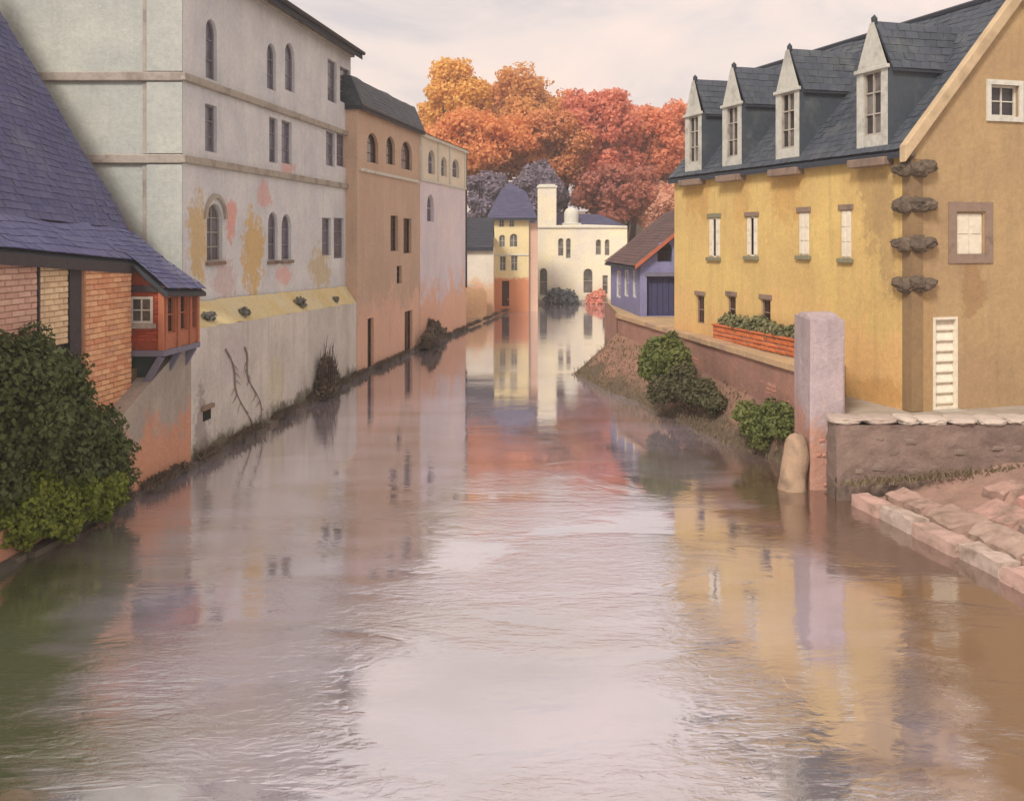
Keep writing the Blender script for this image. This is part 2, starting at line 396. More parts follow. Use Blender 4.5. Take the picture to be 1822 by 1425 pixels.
M['vine'] = varied('vine', [(142, 130, 122), (142, 130, 122)], .95, 2, .6)
M['bark'] = varied('bark', [(78, 62, 56), (78, 62, 56)], .95, 2, .8)

# ---------------------------------------------------------------- water and land
def water_mat():
    t = NT('river_water'); p = t.pos((.55, 1.25, 1))
    cl = t.noise(t.pos((.16, .34, 1)), 1.0, 5, .6, .8)
    silt_reflect = t.mix(t.ramp(cl, .36, .64), lin((136, 124, 122)), lin((166, 158, 172)))
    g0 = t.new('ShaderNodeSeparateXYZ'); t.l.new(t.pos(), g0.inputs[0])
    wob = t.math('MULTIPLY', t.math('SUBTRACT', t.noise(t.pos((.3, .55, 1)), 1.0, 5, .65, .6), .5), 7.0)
    right = t.math('MULTIPLY', t.math('SUBTRACT', t.math('ADD', g0.outputs[0], wob), 4.2), .55, True)      # brown shallows on the right, the bank's dark reflection put into the colour too
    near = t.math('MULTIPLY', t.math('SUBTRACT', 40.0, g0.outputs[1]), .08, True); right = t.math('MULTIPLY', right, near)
    left = t.math('MULTIPLY', t.math('SUBTRACT', t.math('MULTIPLY', t.math('ADD', g0.outputs[0], t.math('MULTIPLY', wob, .6)), -1.0), t.math('ADD', t.math('MULTIPLY', g0.outputs[1], .42), -1.0)), .5, True)   # olive colour on the left stands in for the shrubs' reflection
    # a calm patch added so the yellow house's reflection stays whole here
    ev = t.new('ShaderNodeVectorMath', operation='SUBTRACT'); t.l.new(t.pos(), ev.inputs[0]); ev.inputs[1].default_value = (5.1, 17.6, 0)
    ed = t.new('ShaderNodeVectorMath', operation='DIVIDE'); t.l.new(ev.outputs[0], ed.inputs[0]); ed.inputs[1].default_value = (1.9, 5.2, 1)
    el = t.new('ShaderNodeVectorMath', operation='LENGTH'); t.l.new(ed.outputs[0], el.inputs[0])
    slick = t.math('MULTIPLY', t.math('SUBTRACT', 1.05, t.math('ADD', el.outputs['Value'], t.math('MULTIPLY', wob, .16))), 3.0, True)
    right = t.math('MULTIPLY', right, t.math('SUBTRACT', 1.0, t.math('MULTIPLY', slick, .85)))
    silt_reflect = t.mix(right, silt_reflect, lin((98, 76, 62))); silt_reflect = t.mix(left, silt_reflect, lin((84, 88, 66)))
    shoal_reflect = t.math('MAXIMUM', right, left)
    d = t.new('ShaderNodeBsdfDiffuse'); t.l.new(silt_reflect, d.inputs[0])
    g = t.new('ShaderNodeBsdfGlossy'); g.inputs['Color'].default_value = (.93, .92, .93, 1); g.inputs['Roughness'].default_value = .045
    calm = t.ramp(t.noise(t.pos((.13, .30, 1)), 1.3, 5, .62, .6), .44, .57, (.12, .12, .12, 1), (1, 1, 1, 1))
    riff = t.math('ADD', t.math('MULTIPLY', t.math('SUBTRACT', 30.0, g0.outputs[1]), .045, True), .10)      # the river runs shallow and broken near the bridge, slack above it
    calm = t.math('MULTIPLY', t.math('MULTIPLY', calm, riff), t.math('SUBTRACT', 1.0, t.math('MULTIPLY', slick, .8)))
    h = t.math('ADD', t.math('MULTIPLY', t.math('MULTIPLY', t.noise(p, .9, 3, .5, .6), .5), t.math('ADD', riff, .15)), t.math('MULTIPLY', t.math('MULTIPLY', t.noise(p, 3.0, 4, .6, 1.2), calm), 1.25))
    h = t.math('ADD', h, t.math('MULTIPLY', t.math('MULTIPLY', t.noise(p, 9, 4, .65, .8), calm), .6))
    b = t.new('ShaderNodeBump'); b.inputs['Strength'].default_value = .25; b.inputs['Distance'].default_value = .075
    t.l.new(h, b.inputs['Height']); t.l.new(b.outputs[0], g.inputs['Normal']); t.l.new(b.outputs[0], d.inputs['Normal'])
    fr = t.new('ShaderNodeFresnel'); fr.inputs[0].default_value = 1.33; t.l.new(b.outputs[0], fr.inputs['Normal'])
    f = t.math('ADD', t.math('MULTIPLY', fr.outputs[0], .40), t.math('SUBTRACT', .62, t.math('MULTIPLY', shoal_reflect, .22)), True)
    ms = t.new('ShaderNodeMixShader'); t.l.new(f, ms.inputs[0]); t.l.new(d.outputs[0], ms.inputs[1]); t.l.new(g.outputs[0], ms.inputs[2])
    t.l.new(ms.outputs[0], t.n['Material Output'].inputs[0]); t.n.remove(t.b); return t.m
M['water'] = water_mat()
M['earth'] = plaster('earth', (156, 118, 100), (132, 104, 86), sc=.9, streak=0, bump=.9, low=(.55, .6, (100, 86, 70)))
M['turf'] = plaster('turf', (104, 98, 70), (124, 100, 76), sc=.4, streak=0, bump=.9)
M['paving'] = plaster('paving', (186, 158, 118), (166, 140, 110), sc=.9, streak=0)
M['terrace'] = plaster('terrace', (170, 158, 144), (150, 138, 124), sc=.9, streak=0)

def grid_obj(name, f, xs, ys, mat, kind='structure', smooth=True):
    V = [(x, y, f(x, y)) for y in ys for x in xs]; n = len(xs)
    F = [(j * n + i, j * n + i + 1, (j + 1) * n + i + 1, (j + 1) * n + i) for j in range(len(ys) - 1) for i in range(n - 1)]
    return MB().add(V, F).build(name, mat, None, kind, smooth)
def sstep(a, b, x): t = max(0, min(1, (x - a) / (b - a))); return t * t * (3 - 2 * t)
def land(x, y):
    far = sstep(99, 104, y)
    return -1.4 + far * 2.2 + 9 * sstep(106, 150, y) + far * .6 * noise.noise(Vector((x * .06, y * .06, 0))) + 6 * sstep(150, 400, y)
xs = [-690, -400, -200] + [-120 + 6 * i for i in range(41)] + [200, 400, 690]
ys = [-690, -300, -100, -30, 0, 30, 60, 80, 90, 96, 99, 100, 101, 102, 103, 104, 106, 110, 115, 120, 126, 133, 140, 150, 170, 200, 260, 340, 420, 690]
grid_obj('ground', land, xs, ys, M['turf'])
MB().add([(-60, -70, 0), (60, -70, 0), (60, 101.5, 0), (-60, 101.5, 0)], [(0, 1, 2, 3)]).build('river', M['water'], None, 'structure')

# left bank lines (plan): the river wall runs away from the camera, bending a little right
def WX(Y): return -9.4 + .107 * (Y - 28.8)
MB().prism([(WX(-40) - .5, -40), (WX(28.9) - .5, 28.9), (WX(47) - .6, 47), (-7, 59), (-5.5, 71), (-5.5, 82.8), (-2.4, 83.5), (-2.4, 89), (.8, 89), (.8, 101), (-70, 101), (-70, -40)], -1.5, 3.2).build('left_bank', M['turf'], None, 'structure')
# right bank: paved quay, lower terrace
MB().prism([(8.75, 28.02), (9.1, 28.02), (10.12, 29.8), (40, 29.8), (60, 101), (14, 101), (9.5, 80), (5.6, 58), (5.3, 48.6)], -1.5, 2.85).build('quay', M['paving'], None, 'structure')
MB().prism([(8.6, 25.8), (60, 25.8), (60, 29.79), (10.16, 29.79), (9.12, 28.0), (8.6, 27.9)], -1.5, 1.93).build('terrace', M['terrace'], None, 'structure')

# ---------------------------------------------------------------- grey building on the left
GB0, GB1 = (-10.14, 30.3), (-7.87, 48.0)
gw = Wall(GB0, GB1); ge = Wall((-24, 30.3), GB0)
def onw(W, px, py): u, z = W.hit(px, py); q = W.p(u, z); return tuple(q)
M['grey_river'] = plaster('grey_river', (222, 223, 222), (204, 206, 210), streak=.32, patches=[
    (onw(gw, 352, 430), (.8, .8, 1.5), (206, 172, 96), .75), (onw(gw, 452, 450), (1.1, 1.1, 1.7), (210, 172, 92), .8), (onw(gw, 570, 480), (1.6, 1.6, 1.0), (198, 172, 104), .6),
    (onw(gw, 412, 390), (.5, .5, .8), (226, 152, 136), .75), (onw(gw, 470, 350), (.7, .7, .6), (222, 160, 146), .6), (onw(gw, 512, 300), (.9, .9, .35), (222, 160, 146), .6),
    (onw(gw, 505, 490), (.9, .9, .45), (224, 158, 146), .6), (onw(gw, 400, 500), (1.0, 1.0, .7), (206, 182, 180), .7)])
g = thing('grey_building', 'tall grey plastered riverside building with lancet windows and dark overhanging eaves', 'building', (-10.14, 30.3, 3.2))
ZE = 15.75; ZB = 4.55
rows = [  # (x0,x1,y0,y1,arch)
    (366, 386, 35, 142, 1), (475, 491, 78, 160, 1), (507, 524, 77, 163, 1), (583, 599, 108, 182, 0), (605, 622, 122, 184, 0),
    (365, 386, 187, 271, 0), (479, 494, 210, 290, 0), (501, 519, 216, 292, 0), (580, 596, 235, 296, 0), (599, 615, 239, 297, 0),
    (368, 396, 362, 465, 1), (477, 494, 377, 464, 1), (501, 518, 381, 463, 1), (573, 589, 388, 455, 0), (594, 612, 388, 460, 0)]
rects = [(gw.rect(*r[:4]), r[4]) for r in rows]
wall_panel(gw, [(0, ZB - 1.4), (gw.L, ZB - 1.4), (gw.L, ZE), (0, ZE)], [rect_poly(*r, a) for r, a in rects], M['grey_river'], g)
wall_panel(ge, [(0, ZB - 1.4), (ge.L, ZB - 1.4), (ge.L, ZE), (0, ZE)], [], M['grey_plaster_end'], g)
MB().quad((-24, 30.3, 3), (-24, 48, 3), (-24, 48, ZE), (-24, 30.3, ZE)).quad((-24, 48, 3), (-7.87, 48, 3), (-7.87, 48, ZE), (-24, 48, ZE)).build('wall', M['grey_plaster_end'], g)
for i, (r, a) in enumerate(rects):
    if i == 10: window(gw, r, g, M['stone'], M['pane_violet'], a, 2, 4, sill=M['brown_stone'], hood=M['stone'])
    else: window(gw, r, g, M['violet_frame'], M['pane_violet'], a, 1 if i in (0, 5) else 1, 3, sill=M['brown_stone'] if i in (11, 12) else None, fr=.06)
for z in (11.65, 9.12):
    MB().wbox(gw, -.12, gw.L, z - .12, z + .12, -.05, .14).build('string_course', M['stone'], g, bevel=.03)
    MB().wbox(ge, 0, ge.L + .0, z - .14, z + .14, -.05, .12).build('string_course', M['taupe'], g, bevel=.03)
# wide pilaster at the corner of the end wall, with a flat taupe downpipe strip on its inner side
u0, _ = ge.hit(262, 200)
MB().wbox(ge, u0, ge.L - .0, ZB - 1.4, 9.12 - .17, -.02, .07).wbox(ge, u0, ge.L, 9.12 + .17, 11.65 - .17, -.02, .07).wbox(ge, u0, ge.L, 11.65 + .17, ZE - .3, -.02, .07).build('pilaster', M['grey_plaster_end'], g)
MB().wbox(ge, u0 - .13, u0 - .02, ZB - 1.4, 9.12 - .17, -.02, .03).wbox(ge, u0 - .13, u0 - .02, 9.12 + .17, 11.65 - .17, -.02, .03).wbox(ge, u0 - .13, u0 - .02, 11.65 + .17, ZE - .3, -.02, .03).build('downpipe', M['taupe'], g)
MB().wbox(gw, 0, gw.L, ZE - .3, ZE - .01, -.05, .2).wbox(ge, 0, ge.L - .0, ZE - .3, ZE - .01, -.05, .2).build('cornice', M['stone'], g)
o = .55
ea = [gw.p(-.3, ZE, o), gw.p(gw.L + .15, ZE, o)]
ri = [Vector((-16.2, 37, ZE + 4.6)), Vector((-15.2, 42, ZE + 4.6))]
e2 = [Vector((-24.5, 29.7, ZE)), Vector((-24.5, 48.5, ZE))]
rf = roof_patch('roof', ea[0], ea[1], ri[0], ri[1], M['slate_under'], M['slate'], g, t=.3)
roof_patch('roof', e2[0], ea[0], ri[0] + Vector((-.01, 0, 0)), ri[0], M['slate_under'], M['slate'], g, t=.3)
MB().add([e2[0], e2[1], ri[1], ri[0], ea[1]], [(0, 1, 2, 3), (1, 4, 2)]).build('roof', M['slate_under'], g)
gut = MB().tube([gw.p(-.3, ZE - .1, o + .07), gw.p(gw.L + .15, ZE - .1, o + .07)], .09, 8).build('gutter', M['dark_timber'], g)

# its sloping ledge and the river wall below
M['ledge'] = plaster('ledge', (222, 210, 170), (216, 196, 138), sc=.7, streak=0)
M['river_wall'] = plaster('river_wall', (222, 216, 208), (200, 194, 186), sc=.5, streak=.55, bump=.8, low=(.45, .5, (112, 106, 90)),
                          patches=[(P(480, 680, 36), (1, 1, 1), (204, 198, 160), .5), (P(420, 640, 32), (1.2, 1.2, 1), (198, 186, 186), .5), (P(360, 760, 29.5), (.5, .5, 1.2), (140, 130, 124), .7)])
rw = thing('river_wall', 'grey rendered river wall with yellowish sloping ledge below the tall grey building', 'wall', (WX(28.8), 28.8, 0))
rwW = Wall((WX(28.8), 28.8), (WX(47.1), 47.1))
wall_panel(rwW, [(0, -1.2), (rwW.L, -1.2), (rwW.L, 3.55), (0, 4.0)], [], M['river_wall'], rw)
A_, B_ = rwW.p(0, 4.0), rwW.p(rwW.L, 3.55)
C_, D_ = Vector((-10.3, 28.6, 4.75)), Vector((-7.95, 47.1, 4.35))
f_ = bilin(A_, B_, C_, D_); mb = MB(); N = 30
V = []
for j in range(6):
    for i in range(N + 1):
        q = f_(i / N, j / 5); q.z += .06 * noise.noise(Vector((i * .9, j * 1.3, 3))); V.append(q)
mb.add(V, [(j * (N + 1) + i, j * (N + 1) + i + 1, (j + 1) * (N + 1) + i + 1, (j + 1) * (N + 1) + i) for j in range(5) for i in range(N)]).build('ledge', M['ledge'], rw, smooth=True)
MB().wbox(rwW, 0, rwW.L, 3.46, 3.62, -.3, .06).build('coping', M['stone'], rw) if False else None
# uneven footing stones at the waterline
M['footing'] = varied('footing', [(104, 98, 88), (88, 84, 76), (118, 108, 96)], .9, 2, .7)
masonry(rwW, 0, rwW.L, -.3, .16, M['footing'], rw, .8, .5, 0, 'footing', 3, .22)
ox, oz = rwW.hit(368, 746)
MB().wbox(rwW, ox - .28, ox + .28, oz - .02, oz + .3, -.2, .012).build('drain_hole', M['black'], rw)
MB().wbox(rwW, ox - .45, ox + .4, oz + .31, oz + .44, -.1, .1).build('drain_lintel', M['brown_stone'], rw, bevel=.02)
for k, (a, b) in enumerate([((400, 622), (447, 770)), ((430, 618), (466, 748))]):
    pts = []
    for i in range(12):
        t_ = i / 11; u, z = rwW.hit(a[0] + (b[0] - a[0]) * t_ + 5 * math.sin(t_ * 9 + k), a[1] + (b[1] - a[1]) * t_)
        pts.append(rwW.p(u, z, .03))
    mb = MB().tube(pts, [.038 * (1 - .6 * i / 11) for i in range(12)], 5)
    rnd = random.Random(k)
    for i in range(2, 11):
        q = pts[i]; s_ = rnd.choice((-1, 1)); u, z = rwW.hit(CX, HY) if False else (0, 0)
        d2 = rwW.d * s_ * rnd.uniform(.2, .5); mb.tube([q, q + Vector((d2.x * .5, d2.y * .5, -.1)), q + Vector((d2.x, d2.y, -rnd.uniform(.15, .4)))], [.018, .014, .006], 4)
    tag(mb.build('dry_vine', M['vine'], None), ['longer bare brown vine stem slanting down the grey river wall above the drain', 'shorter bare brown vine stem slanting down the grey river wall, farther from the red bay'][k], 'vine', 'bare vine stems on the river wall')

# ---------------------------------------------------------------- brown building
def building(name, label, loc, fronts, mat, zb, zt, back=10, cat='building'):
    t = thing(name, label, cat, loc); return t
bA, bB = (-7.42, 47.15), (-5.53, 59.0)
bw = Wall(bA, bB)
M['tan'] = plaster('tan', (206, 178, 156), (196, 168, 144), sc=.45, streak=.3, low=(3.4, 1.8, (228, 186, 160)))
b = thing('brown_building', 'brown and terracotta plastered building with dark arched windows and slate mansard', 'building', (-7.42, 47.15, 0))
ZB_ = 13.0
rr = [(653, 673, 237, 290, 1), (687, 703, 243, 293, 1), (714, 733, 252, 302, 1), (695, 708, 384, 447, 0), (718, 732, 389, 451, 0), (706, 715, 473, 505, 0), (654, 665, 566, 655, 0), (720, 734, 553, 624, 0)]
rects = [(bw.rect(*r[:4]), r[4]) for r in rr]
wall_panel(bw, [(0, -1.3), (bw.L, -1.3), (bw.L, ZB_), (0, ZB_)], [rect_poly(*r, a) for r, a in rects], M['tan'], b, .3)
bn = Wall((-18, 47.15), bA)
wall_panel(bn, [(0, 2), (bn.L, 2), (bn.L, ZB_), (0, ZB_)], [], M['tan'], b)
wall_panel(bn, [(bn.L - .6, -1.3), (bn.L, -1.3), (bn.L, 2), (bn.L - .6, 2)], [], M['tan'], b)
MB().quad((-5.53, 59, -1), (-18, 59, -1), (-18, 59, ZB_), (-5.53, 59, ZB_)).build('wall', M['tan'], b)
for r, a in rects: window(bw, r, b, M['dark_brown'], M['pane_brown'], a, 1, 3, back=.2, fr=.06)
u0, z0 = bw.hit(645, 294); u1, _ = bw.hit(730, 310)
MB().wbox(bw, .3, bw.L - .6, z0 - .32, z0 - .16, -.05, .1).build('sill_band', M['white_stone'], b, bevel=.02)
MB().wbox(bw, -.02, bw.L + .05, ZB_ - .18, ZB_ - .01, -.05, .16).build('cornice', M['brown_stone'], b, bevel=.03)
e0, e1 = bw.p(-.1, ZB_, .28), bw.p(bw.L + .2, ZB_, .28); t0, t1 = bw.p(.0, 14.45, -.35), bw.p(bw.L + .1, 14.45, -.35)
roof_patch('roof', e0, e1, t0, t1, M['slate_under'], M['slate'], b, .3, .22, .1)
nb0, nt0 = Vector((-18, 46.9, ZB_)), Vector((-18, 47.3, 14.45))
roof_patch('roof', nb0, e0, nt0, t0, M['slate_under'], M['slate'], b, .3, .22, .1)
MB().add([t0, t1, (-18, 59, 14.7), (-18, 47.3, 14.7)], [(0, 1, 2, 3)]).quad(e1, t1, (-18, 59.2, 14.6), (-18, 59.2, 13)).build('roof', M['slate_under'], b)
MB().tube([e0 + Vector((0, 0, -.02)), e1 + Vector((0, 0, -.02))], .07, 6).build('gutter', M['dark_timber'], b)

# ---------------------------------------------------------------- lavender and cream building
lA, lB = (-5.52, 59.02), (-3.35, 71.6)
lw = Wall(lA, lB)
M['lavender'] = plaster('lavender', (230, 218, 218), (220, 210, 218), sc=.4, streak=.25, low=(3.4, 2.0, (232, 184, 156)))
M['cream_top'] = plaster('cream_top', (232, 220, 198), (220, 208, 188), sc=.6, streak=.2)
l = thing('lavender_building', 'pale lavender building with cream top storey and blue arched windows', 'building', (-5.52, 59.02, 0))
ZL = 12.95; ZC = 10.15
rr = [(762, 774, 267, 310, 1), (785, 795, 279, 314, 1), (805, 817, 284, 316, 1), (760, 772, 346, 395, 1)]
rects = [(lw.rect(*r[:4]), r[4]) for r in rr]
wall_panel(lw, [(0, ZC), (lw.L, ZC), (lw.L, ZL), (0, ZL)], [rect_poly(*r, a) for r, a in rects[:3]], M['cream_top'], l, .3)
wall_panel(lw, [(0, -1.3), (lw.L, -1.3), (lw.L, ZC), (0, ZC)], [rect_poly(*rects[3][0], 1)], M['lavender'], l, .3)
for r, a in rects: window(lw, r, l, M['white_stone'], M['pane_blue'], a, 1, 2, back=.22, fr=.04)
MB().wbox(lw, 0, lw.L + .04, ZL - .22, ZL - .01, -.05, .2).build('cornice', M['white_stone'], l, bevel=.03)
MB().wbox(lw, 0, lw.L, ZC - .08, ZC + .08, -.05, .09).build('string_course', M['white_stone'], l, bevel=.02)
ub = [(rects[i][0][1] + rects[i + 1][0][0]) / 2 for i in range(2)]
for u in [.3] + ub + [lw.L - .35]: MB().wbox(lw, u - .2, u + .2, ZC + .09, ZL - .23, -.02, .07).build('pilaster', M['white_stone'], l)
MB().quad((-3.35, 71.6, -1), (-16, 71.6, -1), (-16, 71.6, ZL), (-3.35, 71.6, ZL)).quad((-5.52, 59.03, ZB_), (-16, 59.03, ZB_), (-16, 59.03, ZL), (-5.52, 59.03, ZL)).build('wall', M['lavender'], l)
MB().add([lw.p(-.0, ZL, .25), lw.p(lw.L + .15, ZL, .25), (-16, 71.7, ZL + 1.0), (-16, 59.1, ZL + 1.0)], [(0, 1, 2, 3)]).build('roof', M['dark_slate'], l)
MB().tube([lw.p(lw.L - .12, 12.7, .05), lw.p(lw.L - .12, 3, .05)], .07, 6).build('downpipe', M['dark_timber'], l)
# footing along both
ft = [(bw, 0, bw.L, b, 5), (lw, 0, lw.L, l, 6)]
for W_, u0, u1, par, sd in ft: masonry(W_, u0, u1, -.3, .2, M['footing'], par, .8, .5, 0, 'footing', sd, .22)

# ---------------------------------------------------------------- houses at the head of the river
def front(Y, px0, px1): return Wall(((px0 - CX) / FP * Y, Y), ((px1 - CX) / FP * Y, Y))
M['far_white'] = plaster('far_white', (226, 218, 200), (214, 204, 190), sc=.5, streak=.2, low=(3.0, 1.0, (226, 186, 152)))
M['far_cream'] = plaster('far_cream', (232, 214, 164), (222, 204, 160), sc=.5, streak=.15, low=(2.95, .3, (208, 142, 106)))
M['far_pink'] = plaster('far_pink', (214, 182, 160), (206, 170, 150), sc=.5, streak=.15)
M['white_house'] = plaster('white_house', (238, 226, 190), (224, 216, 200), sc=.35, streak=.12)
h = thing('small_house', 'small white house with dark slate roof beside the cream hip-roofed house', 'house', (-3, 83, 0.5))
fw = front(83, 780, 878)
wall_panel(fw, [(0, -1), (fw.L, -1), (fw.L, 5.8), (0, 5.8)], [], M['far_white'], h)
q = fw.p(fw.L, 0)
MB().quad((q.x, 83, -1), (q.x, 90, -1), (q.x, 90, 5.8), (q.x, 83, 5.8)).quad((fw.A.x, 83, -1), (fw.A.x, 90, -1), (fw.A.x, 90, 5.8), (fw.A.x, 83, 5.8)).build('wall', M['far_white'], h)
roof_patch('roof', (fw.A.x - .2, 82.7, 5.75), (q.x + .0, 82.7, 5.75), (fw.A.x - .2, 84.6, 8.35), (q.x + .0, 84.6, 8.35), M['slate_under'], M['dark_slate'], h, .4, .3, .15)
MB().quad((fw.A.x - .2, 84.6, 8.35), (q.x, 84.6, 8.35), (q.x, 90, 5.6), (fw.A.x - .2, 90, 5.6)).build('roof', M['slate_under'], h)
gwall = front(81.5, 826, 866)
gt = thing('garden_wall', 'peach plastered garden wall at the water in front of the small white house', 'wall', (-3, 81.5, 0))
wall_panel(gwall, [(0, -1), (gwall.L, -1), (gwall.L, 2.0), (gwall.L * .8, 2.5), (gwall.L * .45, 2.3), (0, 2.6)], [], plaster('peach', (232, 192, 152), (222, 178, 136)), gt, thick=.4, name='face')
MB().wbox(gwall, 0, gwall.L * .45, 2.61, 2.72, -.45, .05).build('coping', M['white_stone'], gt)

t = thing('hip_roofed_house', 'cream and terracotta house with tall blue hipped roof at the river bend', 'house', (0, 88, .5))
cw = front(88, 877, 941)
rr = [(888, 897, 391, 404, 0), (906, 915, 390, 404, 0), (888, 899, 418, 440, 1), (907, 921, 416, 440, 1), (889, 900, 456, 482, 0), (909, 921, 454, 482, 0)]
rects = [(cw.rect(*r[:4]), r[4]) for r in rr]
door = cw.rect(893, 906, 500, 545)
wall_panel(cw, [(0, -1), (cw.L, -1), (cw.L, 8.4), (0, 8.4)], [rect_poly(*r, a) for r, a in rects] + [rect_poly(*door)], M['far_cream'], t)
for r, a in rects: window(cw, r, t, M['white_stone'], M['pane_grey'], a, 2, 2, fr=.05, back=.18)
d_ = MB().wbox(cw, door[0], door[1], door[2], door[3], -.22, -.14).build('door', M['dark_brown'], t)
MB().wbox(cw, door[1] - .12, door[1] - .07, 1.0, 1.15, -.14, -.08).build('handle', M['white_stone'], d_)
MB().wbox(cw, 0, cw.L, 5.0, 5.14, -.02, .07).build('string_course', M['white_stone'], t)
a, b2 = cw.A.x, cw.B.x
MB().quad((a, 88, -1), (a, 94, -1), (a, 94, 8.4), (a, 88, 8.4)).build('wall', M['far_cream'], t)
sw = front(88.3, 940.5, 957)
wall_panel(sw, [(0, -1), (sw.L, -1), (sw.L, 7.9), (0, 7.9)], [], M['far_pink'], t, name='side_wing', thick=5)
zr, za = 8.35, 11.4
p_ = [(a - .55, 87.5, zr), (b2 + .75, 87.5, zr), (b2 + .75, 94.6, zr), (a - .55, 94.6, zr)]
k_ = [(a + .75, 90.0, za - .35), (b2 - .2, 90.0, za - .6), (b2 - .2, 92, za - .6), (a + .75, 92, za - .35)]
roof_patch('roof', p_[0], p_[1], k_[0], k_[1], M['slate_under'], M['far_slate'], t, .4, .3, .1)
MB().quad(p_[1], p_[2], k_[2], k_[1]).quad(p_[2], p_[3], k_[3], k_[2]).quad(p_[3], p_[0], k_[0], k_[3]).add([k_[0], k_[1], k_[2], k_[3], ((a + b2) / 2 - .1, 91, za + .25)], [(0, 1, 4), (1, 2, 4), (2, 3, 4), (3, 0, 4)]).build('roof', M['far_slate'], t)

w = thing('white_house', 'large creamy white house with tall square chimney at the head of the river', 'house', (7, 98.6, 0))
vw = front(98.6, 954, 1116)
rr = [(993, 1003, 424, 456, 1), (1007, 1016, 424, 460, 1), (1060, 1070, 426, 454, 1), (1076, 1085, 426, 455, 1), (960, 974, 477, 526, 1), (1038, 1055, 478, 522, 1), (1072, 1082, 490, 524, 0)]
rects = [(vw.rect(*r[:4]), r[4]) for r in rr]
wall_panel(vw, [(0, -1), (vw.L, -1), (vw.L, 7.75), (vw.L * .55, 7.9), (0, 7.75)], [rect_poly(*r, a) for r, a in rects], M['white_house'], w)
for r, a in rects: window(vw, r, w, M['white_stone'], M['pane_grey'], a, 1, 2, fr=.05, back=.18)
MB().wbox(vw, 0, vw.L, 7.55, 7.72, -.05, .14).build('cornice', M['white_stone'], w, bevel=.02)
x0, x1 = vw.A.x, vw.B.x
MB().quad((x0, 98.6, -1), (x0, 106, -1), (x0, 106, 7.75), (x0, 98.6, 7.75)).quad((x1, 98.6, -1), (x1, 106, -1), (x1, 106, 7.75), (x1, 98.6, 7.75)).build('wall', M['white_house'], w)
rA, rB = P(985, 400, 99.2), P(1116, 400, 99.2)
roof_patch('roof', (x0, 98.9, 7.76), (x1, 98.9, 7.76), (x0 + 2.2, 102, 9.0), (x1 - 2.6, 102, 9.0), M['slate_under'], M['far_slate'], w, .4, .3, .1)
MB().quad((x1, 98.9, 7.76), (x1, 106, 7.76), (x1 - 2.6, 102, 9.0), (x1 - 2.6, 102, 9.0)).quad((x0, 106, 7.7), (x1, 106, 7.7), (x1 - 2.6, 102, 9), (x0 + 2.2, 102, 9)).build('roof', M['dark_slate'], w)
c0, c1 = P(957, 400, 99).x, P(990, 400, 99).x
ch = MB().box(c0, c1, 98.75, 100.6, 7, 11.55).build('chimney', M['white_house'], w, bevel=.06)
MB().box(c0 - .08, c1 + .08, 98.67, 100.68, 11.56, 11.8).box(c0 + .1, c1 - .1, 98.85, 100.5, 11.8, 11.95).build('chimney_cap', M['white_stone'], ch, bevel=.05)
c0, c1 = P(1004, 400, 99).x, P(1031, 400, 99).x; cm = (c0 + c1) / 2
mb = MB(); prof = [(.74, 7.3), (.74, 8.9), (.70, 9.2), (.55, 9.45), (.3, 9.6), (.05, 9.65)]
V = [(cm + r_ * math.cos(2 * math.pi * k / 16), 99.9 + r_ * math.sin(2 * math.pi * k / 16), z) for r_, z in prof for k in range(16)]
mb.add(V, [(i * 16 + k, i * 16 + (k + 1) % 16, (i + 1) * 16 + (k + 1) % 16, (i + 1) * 16 + k) for i in range(len(prof) - 1) for k in range(16)])
mb.build('chimney', M['white_stone'], w, smooth=True)
MB().box(cm - .95, cm + .95, 99.0, 100.8, 7.2, 8.05).build('chimney_base', M['white_stone'], w, bevel=.04)
for k, (u0, u1) in enumerate([(0.05, 4.4), (4.5, vw.L)]): MB().wbox(vw, u0, u1, -.8, .35, -.05, .5).build('landing_step', M['stone'], w, bevel=.05)

# ---------------------------------------------------------------- blue house on the quay
M['blue_wall'] = plaster('blue_wall', (136, 136, 172), (122, 122, 160), sc=.7, streak=.3)
M['blue_dark'] = varied('blue_dark', [(64, 64, 96), (72, 72, 104)], .8, 2, .4)
bh = thing('blue_house', 'small blue-violet house with russet tiled roof on the quay', 'house', (6.2, 47.6, 2.85))
sA, sB = (5.62, 56.0), (6.2, 47.6)
sW = Wall(sA, sB)                       # river side
gA = Wall(sB, (12.6, 48.05))              # gable end facing the camera
ze, zr = 5.42, 8.15
swins = [sW.rect(1096, 1104, 482, 530), sW.rect(1110, 1118, 480, 528), sW.rect(1125, 1132, 480, 530)]
wall_panel(sW, [(0, 2.5), (sW.L, 2.5), (sW.L, ze), (0, ze)], [rect_poly(*r) for r in swins], M['blue_wall'], bh)
for r in swins: window(sW, r, bh, M['white_stone'], pane_mat('pane_pale', (170, 166, 186)), False, 1, 2, fr=.08, back=.1)
door = gA.rect(1151, 1212, 492, 566); att = gA.rect(1170, 1196, 430, 466)
door = (door[0], door[1], 2.87, door[3])
mid = gA.L / 2
wall_panel(gA, [(0, 2.5), (gA.L, 2.5), (gA.L, ze), (mid, zr), (0, ze)], [rect_poly(*door), rect_poly(*att, True)], M['blue_wall'], bh, .35)
window(gA, att, bh, M['blue_dark'], M['pane_dark'], True, 2, 2, back=.2)
dd = MB(); n_ = 6
dr = MB().wbox(gA, door[0], door[1], door[2], door[3], -.34, -.28).build('door', M['blue_dark'], bh)
for i in range(n_):
    ua = door[0] + (door[1] - door[0]) * i / n_; MB().wbox(gA, ua + .015, ua + (door[1] - door[0]) / n_ - .015, door[2] + .02, door[3] - .02, -.28, -.25 + .01 * (i % 2)).build('board', M['blue_dark'], dr)
